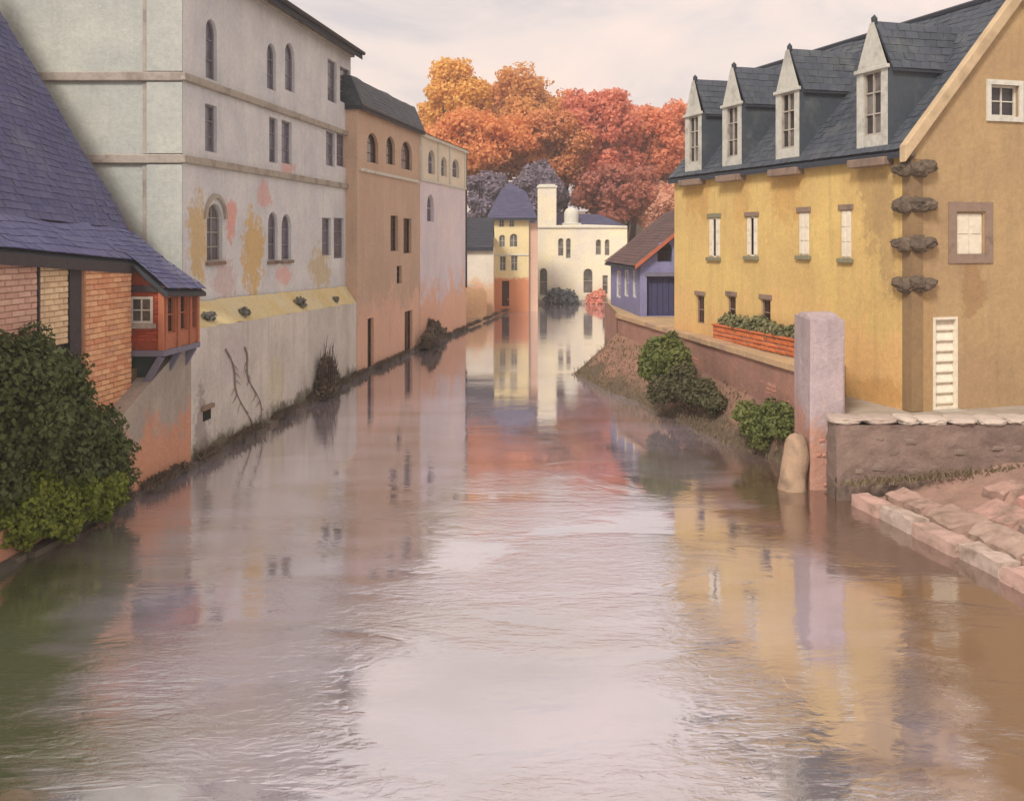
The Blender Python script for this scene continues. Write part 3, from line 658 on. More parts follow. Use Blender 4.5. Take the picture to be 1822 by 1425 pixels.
MB().wbox(gA, door[0] - .1, door[1] + .1, door[3] + .005, door[3] + .2, -.1, .05).build('lintel', M['blue_timber'], bh)
def hrow(o_, W0, W1): pass
eL0 = sW.p(-.3, ze - .12, .3); eL1 = sW.p(sW.L + .3, ze - .12, .3)
rd = gA.p(mid, zr, .3); rdf = Vector((rd.x - .6, 56.3, zr))
roof_patch('roof', eL0, eL1, rdf, rd, M['slate_under'], M['rust_tile'], bh, .26, .22, .1)
eR1 = gA.p(gA.L + .3, ze - .12, .3); eR0 = Vector((12.2, 56.4, ze - .12))
MB().hexa([eR0 + Vector((0, 0, -.1)), eR1 + Vector((0, 0, -.1)), rd + Vector((0, 0, -.1)), rdf + Vector((0, 0, -.1))], [eR0, eR1, rd, rdf]).build('roof', M['rust_tile'], bh)
M['verge'] = varied('verge', [(182, 104, 76), (170, 98, 78)], .85, 2, .4)
MB().hexa([eL1 + Vector((0, -.05, -.16)), rd + Vector((0, -.05, -.16)), rd + Vector((0, .05, -.16)), eL1 + Vector((0, .05, -.16))], [eL1 + Vector((0, -.05, .05)), rd + Vector((0, -.05, .05)), rd + Vector((0, .05, .05)), eL1 + Vector((0, .05, .05))]).build('verge', M['verge'], bh)

# ---------------------------------------------------------------- yellow house on the right
yA, yB = (6.72, 40.7), (10.93, 26.9)
yw = Wall(yA, yB)
HW = 3.65                                # half the gable's width
yg = Wall(yB, (yB[0] - yw.n.x * 2 * HW, yB[1] - yw.n.y * 2 * HW))
ZY, ZRY = 9.25, 13.55
M['yellow'] = plaster('yellow', (216, 186, 118), (204, 172, 112), sc=.5, streak=.45, low=(4.2, 1.6, (216, 176, 118)), patches=[
    (onw(yw, 1555, 330), (.75, .75, 2.0), (176, 146, 100), .8), (onw(yw, 1575, 400), (.5, .5, 1.9), (170, 142, 100), .75), (onw(yw, 1240, 340), (1.2, 1.2, 1.2), (192, 148, 88), .6), (onw(yw, 1400, 330), (1.0, 1.0, 1.3), (196, 152, 90), .6),
    (onw(yw, 1320, 350), (.6, .6, 1.3), (196, 154, 92), .5), (onw(yw, 1575, 700), (1.1, 1.1, .5), (196, 150, 92), .7)])
M['gable_tan'] = plaster('gable_tan', (182, 154, 112), (170, 142, 106), sc=.5, streak=.5, low=(3.2, 1.5, (170, 142, 106)), patches=[
    (onw(yg, 1730, 510), (.45, 1.2, 1.0), (156, 124, 88), .8), (onw(yg, 1640, 620), (.5, 1, 2.2), (168, 136, 92), .6)])
y = thing('yellow_house', 'large ochre yellow house with four pointed stone dormers and steep slate roof', 'house', (6.72, 40.7, 2.0))
up = [(1261, 1281, 388, 458), (1328, 1348, 386, 456), (1421, 1440, 378, 455), (1496, 1515, 374, 460)]
lo = [(1239, 1253, 526, 576), (1294, 1309, 527, 574), (1354, 1371, 533, 580)]
upr = [yw.rect(*r) for r in up]; lor = [yw.rect(*r) for r in lo]
wall_panel(yw, [(0, 1.2), (yw.L, 1.2), (yw.L, ZY), (0, ZY)], [rect_poly(*r) for r in upr + lor], M['yellow'], y, .28)
M['green_stone'] = varied('green_stone', [(126, 124, 100), (136, 130, 106)], .9, 2, .5)
for i, r in enumerate(upr):
    w_ = window(yw, r, y, M['white_paint'], M['pane_dark'], False, 1, 1, sill=M['green_stone'], lintel=M['green_stone'] if i == 0 else M['brown_stone'], fr=.05, back=.1)
    u0, u1, z0, z1 = r; gap = .11 if i < 2 else .006
    um = (u0 + u1) / 2
    for s_ in (-1, 1):
        a_, b_ = (u0 + .03, um - gap) if s_ < 0 else (um + gap, u1 - .03)
        mb = MB().wbox(yw, a_, b_, z0 + .02, z1 - .02, -.05, -.005)
        ph = (z1 - z0 - .16) / 3
        for k in range(3): mb.wbox(yw, a_ + .035, b_ - .035, z0 + .06 + k * (ph + .02), z0 + .06 + k * (ph + .02) + ph - .03, -.01, .014)
        mb.build('shutter', M['white_paint'], w_)
for r in lor:
    w_ = window(yw, r, y, M['brown_stone'], M['pane_brown'], False, 1, 2, lintel=M['brown_stone'], fr=.05, back=.12)
# gable end, set back left leaf: attic opening, first-floor window, slatted door
att = yg.rect(1762, 1812, 152, 208); fl = yg.rect(1703, 1750, 379, 462); dr = yg.rect(1661, 1702, 566, 733)
dr = (dr[0], dr[1], 1.96, dr[3])
mid = HW
wall_panel(yg, [(0, 1.2), (2 * HW, 1.2), (2 * HW, ZY), (mid, ZRY), (0, ZY)], [rect_poly(*r) for r in (att, fl, dr)], M['gable_tan'], y, .28)
window(yg, att, y, M['white_stone'], M['pane_dark'], False, 2, 2, fr=.06, back=.15)
mb = MB(); ring(mb, yg, rect_poly(att[0] - .14, att[1] + .14, att[2] - .14, att[3] + .14), .139, -.02, .05); mb.build('surround', M['white_stone'], y)
wf = window(yg, fl, y, M['white_paint'], M['pane_dark'], False, 1, 1, fr=.06, back=.18)
u0, u1, z0, z1 = fl; um = (u0 + u1) / 2
for a_, b_ in ((u0 + .02, um - .006), (um + .006, u1 - .02)):
    mb = MB().wbox(yg, a_, b_, z0 + .02, z1 - .02, -.1, -.05)
    for k in range(2): mb.wbox(yg, a_ + .05, b_ - .05, z0 + .1 + k * (z1 - z0) * .48, z0 + (k + .82) * (z1 - z0) * .48, -.06, -.03)
    mb.build('shutter', M['white_paint'], wf)
mb = MB(); ring(mb, yg, rect_poly(u0 - .3, u1 + .3, z0 - .1, z1 + .3), .26, -.02, .035); mb.build('surround', M['brown_stone'], y)
u0, u1, z0, z1 = dr
dp = MB().wbox(yg, u0, u1, z0, z1, -.2, -.13).build('door', M['white_paint'], y)
mb = MB(); ring(mb, yg, rect_poly(u0 - .02, u1 + .02, z0, z1 + .03), .07, -.13, .03); mb.build('door_frame', M['white_paint'], dp)
ns = 8
for k in range(ns):
    za = z0 + .1 + (z1 - z0 - .2) * k / ns
    MB().hexa([yg.p(u0 + .06, za + .03, -.13), yg.p(u1 - .06, za + .03, -.13), yg.p(u1 - .06, za + .05, -.05), yg.p(u0 + .06, za + .05, -.05)],
              [yg.p(u0 + .06, za + .30, -.13), yg.p(u1 - .06, za + .30, -.13), yg.p(u1 - .06, za + .09, -.05), yg.p(u0 + .06, za + .09, -.05)]).build('slat', M['white_paint'], dp)
MB().wbox(yg, u0 - .05, u1 + .05, 1.9, 1.955, -.1, .35).build('doorstep', M['stone'], y)
# other walls
far = [yw.p(0, 1.2), Vector((yA[0] - yw.n.x * 2 * HW, yA[1] - yw.n.y * 2 * HW, 1.2))]; bk = yg.p(2 * HW, 1.2); up_ = lambda v, z: Vector((v.x, v.y, z))
MB().add([far[0], far[1], up_(far[1], ZY), up_((far[0] + far[1]) / 2, ZRY), up_(far[0], ZY)], [(0, 1, 2, 3, 4)]).quad(far[1], bk, up_(bk, ZY), up_(far[1], ZY)).build('wall', M['yellow'], y)
# roof
cn = -yw.n
def yp(u, t, z): q = yw.p(u, z); return Vector((q.x + cn.x * t, q.y + cn.y * t, z))
sl = (ZRY - ZY) / HW
roof_patch('roof', yp(-.12, -.22, ZY - .22 * sl + .16), yp(yw.L + .02, -.22, ZY - .22 * sl + .16), yp(-.12, HW, ZRY + .16), yp(yw.L + .02, HW, ZRY + .16), M['slate_under'], M['slate'], y, .3, .24, .14)
f2 = [yp(-.12, 2 * HW + .22, ZY - .22 * sl + .16), yp(yw.L + .02, 2 * HW + .22, ZY - .22 * sl + .16), yp(-.12, HW, ZRY + .16), yp(yw.L + .02, HW, ZRY + .16)]
MB().quad(f2[0], f2[1], f2[3], f2[2]).build('roof', M['slate'], y)
MB().tube([yp(-.12, HW, ZRY + .2), yp(yw.L, HW, ZRY + .2)], .1, 6).build('ridge', M['slate_under'], y)
# pale stone verge up the gable
M['verge_stone'] = varied('verge_stone', [(198, 174, 140), (188, 164, 130)], .85, 1.5, .8, weather=((160, 138, 110), .5))
for s_ in (1, -1):
    q0, q1 = (-.32, HW) if s_ > 0 else (2 * HW + .32, HW)
    z0 = ZY - .32 * sl; a0, a1 = yg.p(q0, z0 - .12, -.1), yg.p(q1, ZRY - .12, -.1); b0, b1 = yg.p(q0, z0 - .12, .16), yg.p(q1, ZRY - .12, .16)
    hh = Vector((0, 0, .46)); MB().hexa([a0, a1, b1, b0], [a0 + hh, a1 + hh, b1 + hh, b0 + hh]).build('verge', M['verge_stone'], y, bevel=.02)
# corner strip with four rough projecting quoins
MB().wbox(yw, yw.L - .34, yw.L + .03, 1.95, ZY - .4, -.1, .035).wbox(yg, -.03, .34, 1.95, ZY - .4, -.1, .036).build('corner_strip', M['brown_stone'] if False else plaster('corner_strip', (134, 110, 82), (148, 122, 88), sc=.9), y)
rnd = random.Random(4)
for k, py in enumerate((300, 365, 435, 505)):
    z = 6.75 - (py - 420) / FP * 26.9; mb = MB()
    for i, (a_, ww, hh, dzz) in enumerate([(-.40, .26, .15, .02), (-.12, .24, .23, 0), (.12, .24, .22, .01), (.42, .28, .17, .03), (-.25, .2, .12, -.12), (.26, .2, .12, -.13), (.66, .14, .08, .02)]):
        q = yw.p(yw.L + a_, z) if a_ < 0 else yg.p(a_, z)
        nn = yw.n if a_ < 0 else yg.n
        V, F = lump((q.x + nn.x * .03, q.y + nn.y * .03, z + dzz + rnd.uniform(-.03, .03)), (ww, ww, hh * rnd.uniform(.9, 1.2)), k * 11 + i, 3, .5); mb.add(V, F)
    mb.build('quoin', M['dark_quoin'], y)
V, F = lump(tuple(yw.p(yw.L + .02, 6.75 - (270 - 420) / FP * 26.9, .05)), (.13, .13, .22), 77, 2, .5); MB().add(V, F).build('corbel', M['dark_quoin'], y)
# dormers
def dormer(px, glazed, last=False):
    u, _ = yw.hit(px, 300); hw = .70; zb = ZY - .05; zs = ZY + 2.3; za = ZY + 3.65
    wz = (u - .4, u + .4, zb + .45, zs - .05)
    holes = [rect_poly(*wz)] if glazed else []
    d = wall_panel(yw, [(u - hw, zb), (u + hw, zb), (u + hw, zs), (u + .1, za), (u - .1, za), (u - hw, zs)], holes, M['dormer_stone'], y, .16, .09, 'dormer')
    tz = lambda z: (z - ZY) / sl + .0
    ck = MB()
    for s_ in (-1, 1):
        ua = u + s_ * hw
        ck.add([yw.p(ua, zb, .09), yw.p(ua, zs, .09), yp(ua, tz(zs) + .2, zs), yp(ua, .0, zb)], [(0, 1, 2, 3)])
    ck.build('cheek', M['slate'], d)
    back = tz(za) + .3
    for s_ in (-1, 1):
        e0, e1 = yw.p(u + s_ * (hw + .1), zs - .12, .0), yw.p(u, za - .02, .0)
        a0, a1 = yp(u + s_ * (hw + .1), tz(zs) + .2, zs - .12), yp(u, back, za - .02)
        pts = (e0, a0, e1, a1) if s_ < 0 else (a0, e0, a1, e1)
        f = bilin(*pts)
        MB().hexa([p_ + Vector((0, 0, -.03)) for p_ in (e0, a0, a1, e1)], [p_ + Vector((0, 0, .06)) for p_ in (e0, a0, a1, e1)]).build('dormer_roof', M['slate_under'], d)
        dz = Vector((0, 0, .065))
        slates('slates', bilin(*[p_ + dz for p_ in pts]), 2.2, 1.3, M['slate'], d, .3, .2)
    V, F = lump(tuple(yw.p(u, za + .05, .0)), (.1, .1, .2), px, 1, .2); MB().add(V, F).build('finial', M['slate_under'], d)
    # kneeler mouldings and sill
    MB().wbox(yw, u - hw - .06, u + hw + .06, zs - .06, zs + .05,   .06, .16).build('moulding', M['dormer_stone'], d, bevel=.015)
    MB().wbox(yw, u - hw - .14, u + hw + .14, zb - .46, zb - .22, -.05, .34).build('sill', M['brown_stone'], d, bevel=.03)
    if glazed:
        r = wz; mb = MB(); ring(mb, yw, rect_poly(*r), .06, -.03, .05)
        mb.wbox(yw, u - .025, u + .025, r[2], r[3], -.03, .035)
        for k in (1, 2): z = r[2] + (r[3] - r[2]) * k / 3; mb.wbox(yw, r[0], r[1], z - .02, z + .02, -.03, .03)
        mb.build('window_frame', M['stone'], d)
        for c_ in range(2):
            for k in range(3):
                ua, ub = (r[0] + .05, u - .025) if c_ == 0 else (u + .025, r[1] - .05)
                za_, zb_ = r[2] + (r[3] - r[2]) * k / 3 + .02, r[2] + (r[3] - r[2]) * (k + 1) / 3 - .02
                MB().wbox(yw, ua, ub, za_, zb_, -.04, -.02).build('pane', M['pane_grey'] if (c_ + k) % 2 else M['pane_dark'], d)
    return d
for px in (1237, 1306, 1405, 1556): dormer(px, True)
MB().tube([yp(-.1, -.3, ZY - .22), yp(yw.L - .3, -.3, ZY - .22)], .06, 6).build('gutter', M['dark_timber'], y) if False else None

# ---------------------------------------------------------------- quay wall, planter, pillar, dark terrace wall
M['brick_red'] = varied('brick_red', [(172, 122, 104), (162, 116, 102), (180, 128, 108), (152, 114, 104), (172, 132, 114)], .9, .6, .5, weather=((116, 92, 84), .54))
M['mortar'] = varied('mortar', [(146, 120, 108), (146, 120, 108)], .95, 1, .6)
qw = Wall((5.2, 48.5), (8.62, 28.05))
q = thing('quay_wall', 'reddish brown quay wall below the planter with pale coping', 'wall', (8.6, 28.1, 0))
M['quay_render'] = plaster('quay_render', (168, 124, 108), (146, 112, 98), sc=.8, streak=.5, bump=1.0, low=(.7, .6, (116, 98, 84)))
wall_panel(qw, [(0, -1.2), (qw.L, -1.2), (qw.L, 2.8), (0, 2.8)], [], M['quay_render'], q, name='face')
rnd = random.Random(18)
for k in range(16):                       # patches where the render has fallen and the brick shows
    u_ = rnd.uniform(.5, qw.L - 1.2); z_ = rnd.uniform(.6, 2.1); masonry(qw, u_, u_ + rnd.uniform(.4, 1.1), z_, z_ + rnd.choice((.13, .26, .39)), M['brick_red'], q, .3, .13, 0, 'brickwork', 60 + k, .014)
M['coping_pale'] = varied('coping_pale', [(186, 156, 118), (174, 146, 114), (166, 140, 112)], .9, 1, .5, by='object', weather=((150, 120, 112), .55))
nst = 26
for k in range(nst):
    u0, u1 = qw.L * k / nst, qw.L * (k + 1) / nst
    MB().wbox(qw, u0 + .008, u1 - .008, 2.72, 2.92 + .02 * random.random(), -.5, .09 + .02 * random.random()).build('coping_stone', M['coping_pale'], q, bevel=.02)
qe = Wall((5.5, 58.5), (5.17, 48.52))
wall_panel(qe, [(0, -1.2), (qe.L, -1.2), (qe.L, 2.84), (0, 2.84)], [], M['quay_render'], q, name='face')

# brick planter on the quay in front of the low windows
M['terracotta'] = varied('terracotta', [(196, 108, 62), (186, 104, 64), (204, 118, 72), (176, 98, 62)], .9, .8, .4, weather=((168, 96, 66), .6))
a0, b0 = Vector((7.95, 38.6, 0)), Vector((9.05, 30.1, 0))
pw = Wall((7.55, 37.0), (9.22, 30.6))
pl = thing('planter', 'long orange brick planter full of grey-green plants against the yellow house', 'planter', (8.4, 33.8, 2.85))
MB().wbox(pw, 0, pw.L, 2.86, 3.42, -.6, -.012).build('box', M['mortar'], pl)
masonry(pw, 0, pw.L, 2.87, 3.38, M['terracotta'], pl, .42, .15, 0, 'brickwork', 12, .02)
MB().wbox(pw, -.03, pw.L + .03, 3.39, 3.46, -.12, .05).build('rim', M['terracotta'], pl, bevel=.015)
MB().wbox(pw, .05, pw.L - .05, 3.36, 3.44, -.58, -.13).build('soil', M['earth'], pl)
M['grey_green'] = foliage('grey_green', [(92, 98, 66), (116, 118, 84), (138, 134, 98), (104, 112, 72)], .9)
rnd = random.Random(9); bl = []
for i in range(26):
    u = .3 + (pw.L - .6) * i / 25; q_ = pw.p(u, 3.5 + rnd.uniform(-.05, .1), -.3 + rnd.uniform(-.08, .15)); s_ = rnd.uniform(.2, .34) * (1.3 if 8 < i < 14 else 1)
    bl.append((*q_, s_, s_, s_ * 1.1))
leaf_mesh('plants', bl, 5200, .075, M['grey_green'], pl, 5, .4)

# lilac pillar on brick foot
M['lilac'] = plaster('lilac', (184, 166, 166), (170, 154, 156), sc=1.6, streak=.6, bump=.8, low=(1.9, .7, (186, 140, 120)), patches=[((8.4, 27, 3.6), (.4, .4, .7), (208, 192, 196), .8)])
pi = thing('gate_pillar', 'square pinkish lilac plastered pier at the end of the quay wall', 'pillar', (8.55, 27.5, 0))
rough_block([(7.88, 26.1, -.8), (8.87, 26.1, -.8), (8.95, 27.99, -.8), (8.0, 27.99, -.8)], [(7.9, 26.1, 4.66), (8.86, 26.1, 4.66), (8.95, 27.99, 4.66), (8.0, 27.99, 4.66)], 5, 12, .02).build('shaft', M['lilac'], pi)
M['brick_orange'] = varied('brick_orange', [(188, 136, 112), (180, 130, 110), (196, 148, 122), (170, 126, 110)], .9, .8, .5, weather=((146, 112, 98), .56))
rnd = random.Random(6)
for k in range(7):
    z_ = rnd.uniform(.1, 1.7); u_ = rnd.uniform(.05, .55); masonry(Wall((7.88, 26.08), (8.87, 26.08)), u_, u_ + .38, z_, z_ + .13, M['brick_orange'], pi, .22, .065, 0, 'brickwork', 80 + k, .012)

# dark stone terrace wall with pale rough coping
M['dark_stone'] = varied('dark_stone', [(124, 106, 98), (132, 112, 102), (118, 102, 94), (136, 118, 104), (114, 100, 92)], .95, .7, .8, weather=((112, 98, 84), .5), nsc=3.5)
M['dark_mortar'] = varied('dark_mortar', [(112, 98, 90), (112, 98, 90)], .95, 1, .8)
M['coping_white'] = varied('coping_white', [(196, 182, 168), (182, 168, 156), (172, 156, 144), (204, 192, 178)], .9, 1.2, .8, by='object', weather=((156, 138, 126), .56))
dw = thing('terrace_wall', 'dark mauve-brown rough wall with pale coping before the yellow gable', 'wall', (9, 25.2, 0))
dW = Wall((8.32, 25.15), (24, 25.15))
MB().box(8.33, 24, 25.16, 25.85, -1, 1.88).build('core', M['dark_mortar'], dw)
M['roughcast'] = plaster('roughcast', (142, 120, 110), (124, 106, 96), sc=1.1, streak=.6, bump=1.0, low=(.35, .5, (112, 96, 84)))
def rough_face(W, u0, u1, z0, z1, mat, par, seed, amp=.06, st=.09):
    nu, nz_ = max(2, int((u1 - u0) / st)), max(2, int((z1 - z0) / st)); V = []
    for j in range(nz_ + 1):
        for i in range(nu + 1):
            u_, z_ = u0 + (u1 - u0) * i / nu, z0 + (z1 - z0) * j / nz_
            V.append(W.p(u_, z_, .02 + amp * (noise.noise(Vector((u_ * 2.1, z_ * 2.6, seed))) + .6 * noise.noise(Vector((u_ * 5.5, z_ * 6.5, seed + 3))))))
    return MB().add(V, [(j * (nu + 1) + i, j * (nu + 1) + i + 1, (j + 1) * (nu + 1) + i + 1, (j + 1) * (nu + 1) + i) for j in range(nz_) for i in range(nu)]).build('face', mat, par, smooth=True)
rough_face(Wall((8.28, 25.13), (24, 25.13)), 0, 15.7, -.2, 1.93, M['roughcast'], dw, 2)
rough_face(Wall((8.29, 25.85), (8.29, 25.13)), 0, .72, -.2, 1.93, M['roughcast'], dw, 5)
rnd = random.Random(31)
for k in range(26):
    u_ = rnd.uniform(.2, 9); z_ = rnd.uniform(.3, 1.6); V, F = lump(tuple(dW.p(u_, z_, .0)), (rnd.uniform(.12, .26), .07, rnd.uniform(.07, .13)), 400 + k, 2, .3)
    MB().add(V, F).build('stone', M['dark_stone'], dw)
x = 8.22; rnd = random.Random(5); k = 0
while x < 23.5:
    wd = rnd.uniform(.5, .95)
    V, F = lump((x + wd / 2, 25.5 + rnd.uniform(-.03, .03), 1.99 + rnd.uniform(-.015, .02)), (wd / 2 * 1.12, .48, .11), 200 + k, 3, .3)
    MB().add(V, F).build('coping_stone', M['coping_white'], dw, smooth=False); x += wd; k += 1

# round-headed stone post
M['tan_stone'] = varied('tan_stone', [(166, 140, 116), (166, 140, 116)], .92, 1.8, .9, weather=((132, 112, 94), .46))
mb = MB(); prof = [(.36, -.6), (.36, .35), (.35, .9), (.33, 1.15), (.26, 1.36), (.15, 1.48), (.03, 1.52)]
c_ = Vector((7.5, 26.25, 0))
prof = [(.38, -.6), (.38, .0), (.37, .2), (.36, .4), (.36, .6), (.35, .8), (.34, 1.0), (.32, 1.18), (.27, 1.33), (.18, 1.44), (.04, 1.5)]
def pr(k, z): a_ = 2 * math.pi * k / 18; return 1 + .22 * noise.noise(Vector((math.cos(a_) * 1.3, math.sin(a_) * 1.3, z * 1.6))) + .1 * noise.noise(Vector((math.cos(a_) * 4, math.sin(a_) * 4, z * 5)))
V = [(c_.x + .07 * z + r_ * pr(k, z) * math.cos(2 * math.pi * k / 18), c_.y + r_ * pr(k, z) * math.sin(2 * math.pi * k / 18), z) for r_, z in prof for k in range(18)]
mb.add(V, [(i * 18 + k, i * 18 + (k + 1) % 18, (i + 1) * 18 + (k + 1) % 18, (i + 1) * 18 + k) for i in range(len(prof) - 1) for k in range(18)])
tag(mb.build('stone_post', M['tan_stone'], None, smooth=True), 'tan round-headed stone post in the water beside the lilac pier', 'post')

# earth bank at the foot of the quay wall
def bank_pt(t, s):
    """t along the wall from far to near, s from the wall out to the water"""
    q0 = qw.p(t * qw.L, 0); wd = 2.3 * (1 - t) ** .75 + .4 + .35 * noise.noise(Vector((t * 6, 2, 0)))
    z = 2.0 * (1 - s) ** 1.15 * (1 - .3 * t) - .3 * s + .16 * noise.noise(Vector((t * 14, s * 3, 5))) * (1 - abs(2 * s - 1)) 
    return Vector((q0.x + qw.n.x * wd * s + .03, q0.y + qw.n.y * wd * s, z))
N, K = 70, 12
V = [bank_pt(i / N, j / K) for i in range(N + 1) for j in range(K + 1)]
bank = MB().add(V, [(i * (K + 1) + j, i * (K + 1) + j + 1, (i + 1) * (K + 1) + j + 1, (i + 1) * (K + 1) + j) for i in range(N) for j in range(K)]).build('earth_bank', M['earth'], None, 'structure', True)
# rubble slope and pink kerb stones, lower right
M['pink_stone'] = varied('pink_stone', [(184, 142, 130), (178, 150, 138), (180, 162, 150), (188, 152, 140)], .9, 1.6, .9, by='object', weather=((140, 122, 106), .50), nsc=5)
M['rubble_stone'] = varied('rubble_stone', [(176, 136, 124), (156, 132, 118), (190, 144, 134), (164, 142, 128), (146, 122, 110)], .92, 1.6, .8, by='object', weather=((132, 112, 98), .46), nsc=5)
M['rubble_earth'] = plaster('rubble_earth', (166, 134, 118), (148, 120, 106), sc=1.1, streak=0, bump=1.0)
ka, kb = Vector((8.5, 24.75)), Vector((10.95, 12.2))
kd = (kb - ka).normalized(); kn = Vector((-kd.y, kd.x))      # kn points away from the water
if kn.x < 0: kn = -kn
def slope_pt(t, s):
    q0 = ka + (kb - ka) * t + kn * (.3 + s * 9); zz = .12 + .95 * sstep(0, .55, s) + .14 * noise.noise(Vector((t * 20, s * 14, 9))) * min(1, s * 8 + .2)
    return Vector((q0.x, min(q0.y, 25.2), zz))
N, K = 50, 30
V = [slope_pt(i / N, j / K) for i in range(N + 1) for j in range(K + 1)]
sl_ = MB().add(V, [(i * (K + 1) + j, i * (K + 1) + j + 1, (i + 1) * (K + 1) + j + 1, (i + 1) * (K + 1) + j) for i in range(N) for j in range(K)]).build('rubble_bank', M['rubble_earth'], None, 'structure', True)
kt = thing('kerb', 'row of pink stone kerb blocks along the water below the dark wall', 'kerb', (8.5, 24.75, 0))
L_ = (kb - ka).length; u = 0; rnd = random.Random(3)
kW = Wall(ka, kb)                         # outward normal
sgn = 1 if kW.n.x < 0 else -1
while u < L_:
    ln = rnd.uniform(1.1, 1.9); e_ = min(L_, u + ln)
    o1 = .0 + rnd.uniform(-.04, .04); z_ = .30 + rnd.uniform(-.03, .03)
    b4 = [ka + kd * (u + .015) - kn * o1, ka + kd * (e_ - .015) - kn * (o1 + rnd.uniform(-.03, .03)), ka + kd * (e_ - .015) + kn * .52, ka + kd * (u + .015) + kn * .5]
    rough_block([(v.x, v.y, -.15) for v in b4], [(v.x, v.y, z_ + rnd.uniform(-.03, .03)) for v in b4], u).build('kerb_stone', M['pink_stone'], kt, smooth=False)
    u = e_
MB().hexa([(v.x, v.y, -.9) for v in (ka - kn * .02, kb - kn * .02, kb + kn * .45, ka + kn * .45)], [(v.x, v.y, -.02) for v in (ka - kn * .02, kb - kn * .02, kb + kn * .45, ka + kn * .45)]).build('footing', M['dark_mortar'], kt)
rnd = random.Random(12)
for row, (s0, wdt, z0, lmin, lmax, gap) in enumerate([(.78, .75, .34, 1.0, 2.0, .12), (1.62, .8, .55, .8, 1.6, .16), (2.55, .85, .78, .7, 1.5, .18), (3.55, .9, .95, .7, 1.4, .2), (4.6, 1.0, 1.05, .8, 1.5, .2)]):
    u = -.1 + rnd.uniform(.1, .6) + row * .05
    while u < L_ - 1:
        ln = rnd.uniform(lmin, lmax); w0, w1 = rnd.uniform(-.1, .1), wdt + rnd.uniform(-.18, .08); tl = rnd.uniform(.10, .2); sk_ = rnd.uniform(-.15, .15)
        b4 = [ka + kd * (u + sk_) + kn * (s0 + w0), ka + kd * (u + ln - gap) + kn * (s0 + w0 + rnd.uniform(-.1, .1)), ka + kd * (u + ln - gap + rnd.uniform(-.1, .1)) + kn * (s0 + w1), ka + kd * (u + rnd.uniform(-.1, .1)) + kn * (s0 + w1)]
        if max(v.y for v in b4) < 24.95 and rnd.random() < .88:
            zo = rnd.uniform(-.05, .05)
            zs_ = [z0 - .05, z0 - .05 + rnd.uniform(-.06, .06), z0 + tl + rnd.uniform(-.05, .05), z0 + tl]
            rough_block([(v.x, v.y, -.05) for v in b4], [(v.x, v.y, z_ + zo) for v, z_ in zip(b4, zs_)], u + row * 7.7, 8, .10).build('slab', M['rubble_stone'], sl_)
        u += ln

# ---------------------------------------------------------------- slate-roofed brick and timber house, left
th = thing('timber_house', 'brick and timber house with sweeping blue slate roof and red river bay', 'house', (-10.3, 26.3, 0))
tw = Wall((-11.7, 12.8), (-10.3, 26.3))
M['peach_plinth'] = plaster('peach_plinth', (212, 150, 116), (196, 142, 114), sc=.8, streak=.3, bump=.8)
M['bay_wall'] = plaster('bay_wall', (178, 166, 154), (162, 152, 142), sc=.7, streak=.45, bump=.7, low=(1.5, .9, (204, 150, 122)))
M['infill'] = varied('infill', [(92, 84, 82), (92, 84, 82)], .9, 1, .5)
wall_panel(tw, [(0, -1), (tw.L, -1), (tw.L, 6.1), (0, 7.05)], [], M['infill'], th, off=-.08)
MB().wbox(tw, 0, tw.L, -1, 1.6, -.3, .1).build('plinth', M['peach_plinth'], th)
te = Wall((-20, 26.32), (-10.3, 26.32))
te2 = Wall((-10.3, 26.3), (-10.25, 28.6))
MB().quad((-22, 28.55, 0), (-10.9, 28.55, 0), (-10.9, 28.55, 6.7), (-22, 28.55, 6.7)).add([(-22, 28.55, 6.7), (-10.9, 28.55, 6.7), (-16.5, 28.55, 15.4)], [(0, 1, 2)]).quad((-10.42, 26.3, 0), (-10.6, 28.55, 0), (-10.6, 28.55, 6.3), (-10.42, 26.3, 6.3)).build('wall', M['infill'], th)
# brick panels: every brick its own piece
def brick_mesh(w_, h_, d_, seed):
    rnd = random.Random(seed); j = lambda: rnd.uniform(-.006, .006); c = .012
    x0, x1, z0, z1 = -w_ / 2, w_ / 2, -h_ / 2, h_ / 2
    V = [(x0, .03, z0), (x1, .03, z0), (x1, .03, z1), (x0, .03, z1)] + [(x0 + j(), -d_ + c, z0 + j()), (x1 + j(), -d_ + c, z0 + j()), (x1 + j(), -d_ + c, z1 + j()), (x0 + j(), -d_ + c, z1 + j())] + \
        [(x0 + c + j(), -d_ + j(), z0 + c), (x1 - c + j(), -d_ + j(), z0 + c), (x1 - c, -d_ + j(), z1 - c), (x0 + c, -d_ + j(), z1 - c)]
    F = [(8, 9, 10, 11)] + [(k, (k + 1) % 4, 4 + (k + 1) % 4, 4 + k) for k in range(4)] + [(4 + k, 4 + (k + 1) % 4, 8 + (k + 1) % 4, 8 + k) for k in range(4)]
    me = bpy.data.meshes.new('brick'); me.from_pydata(V, [], F); me.update(); return me
ang = math.atan2(tw.d.y, tw.d.x)
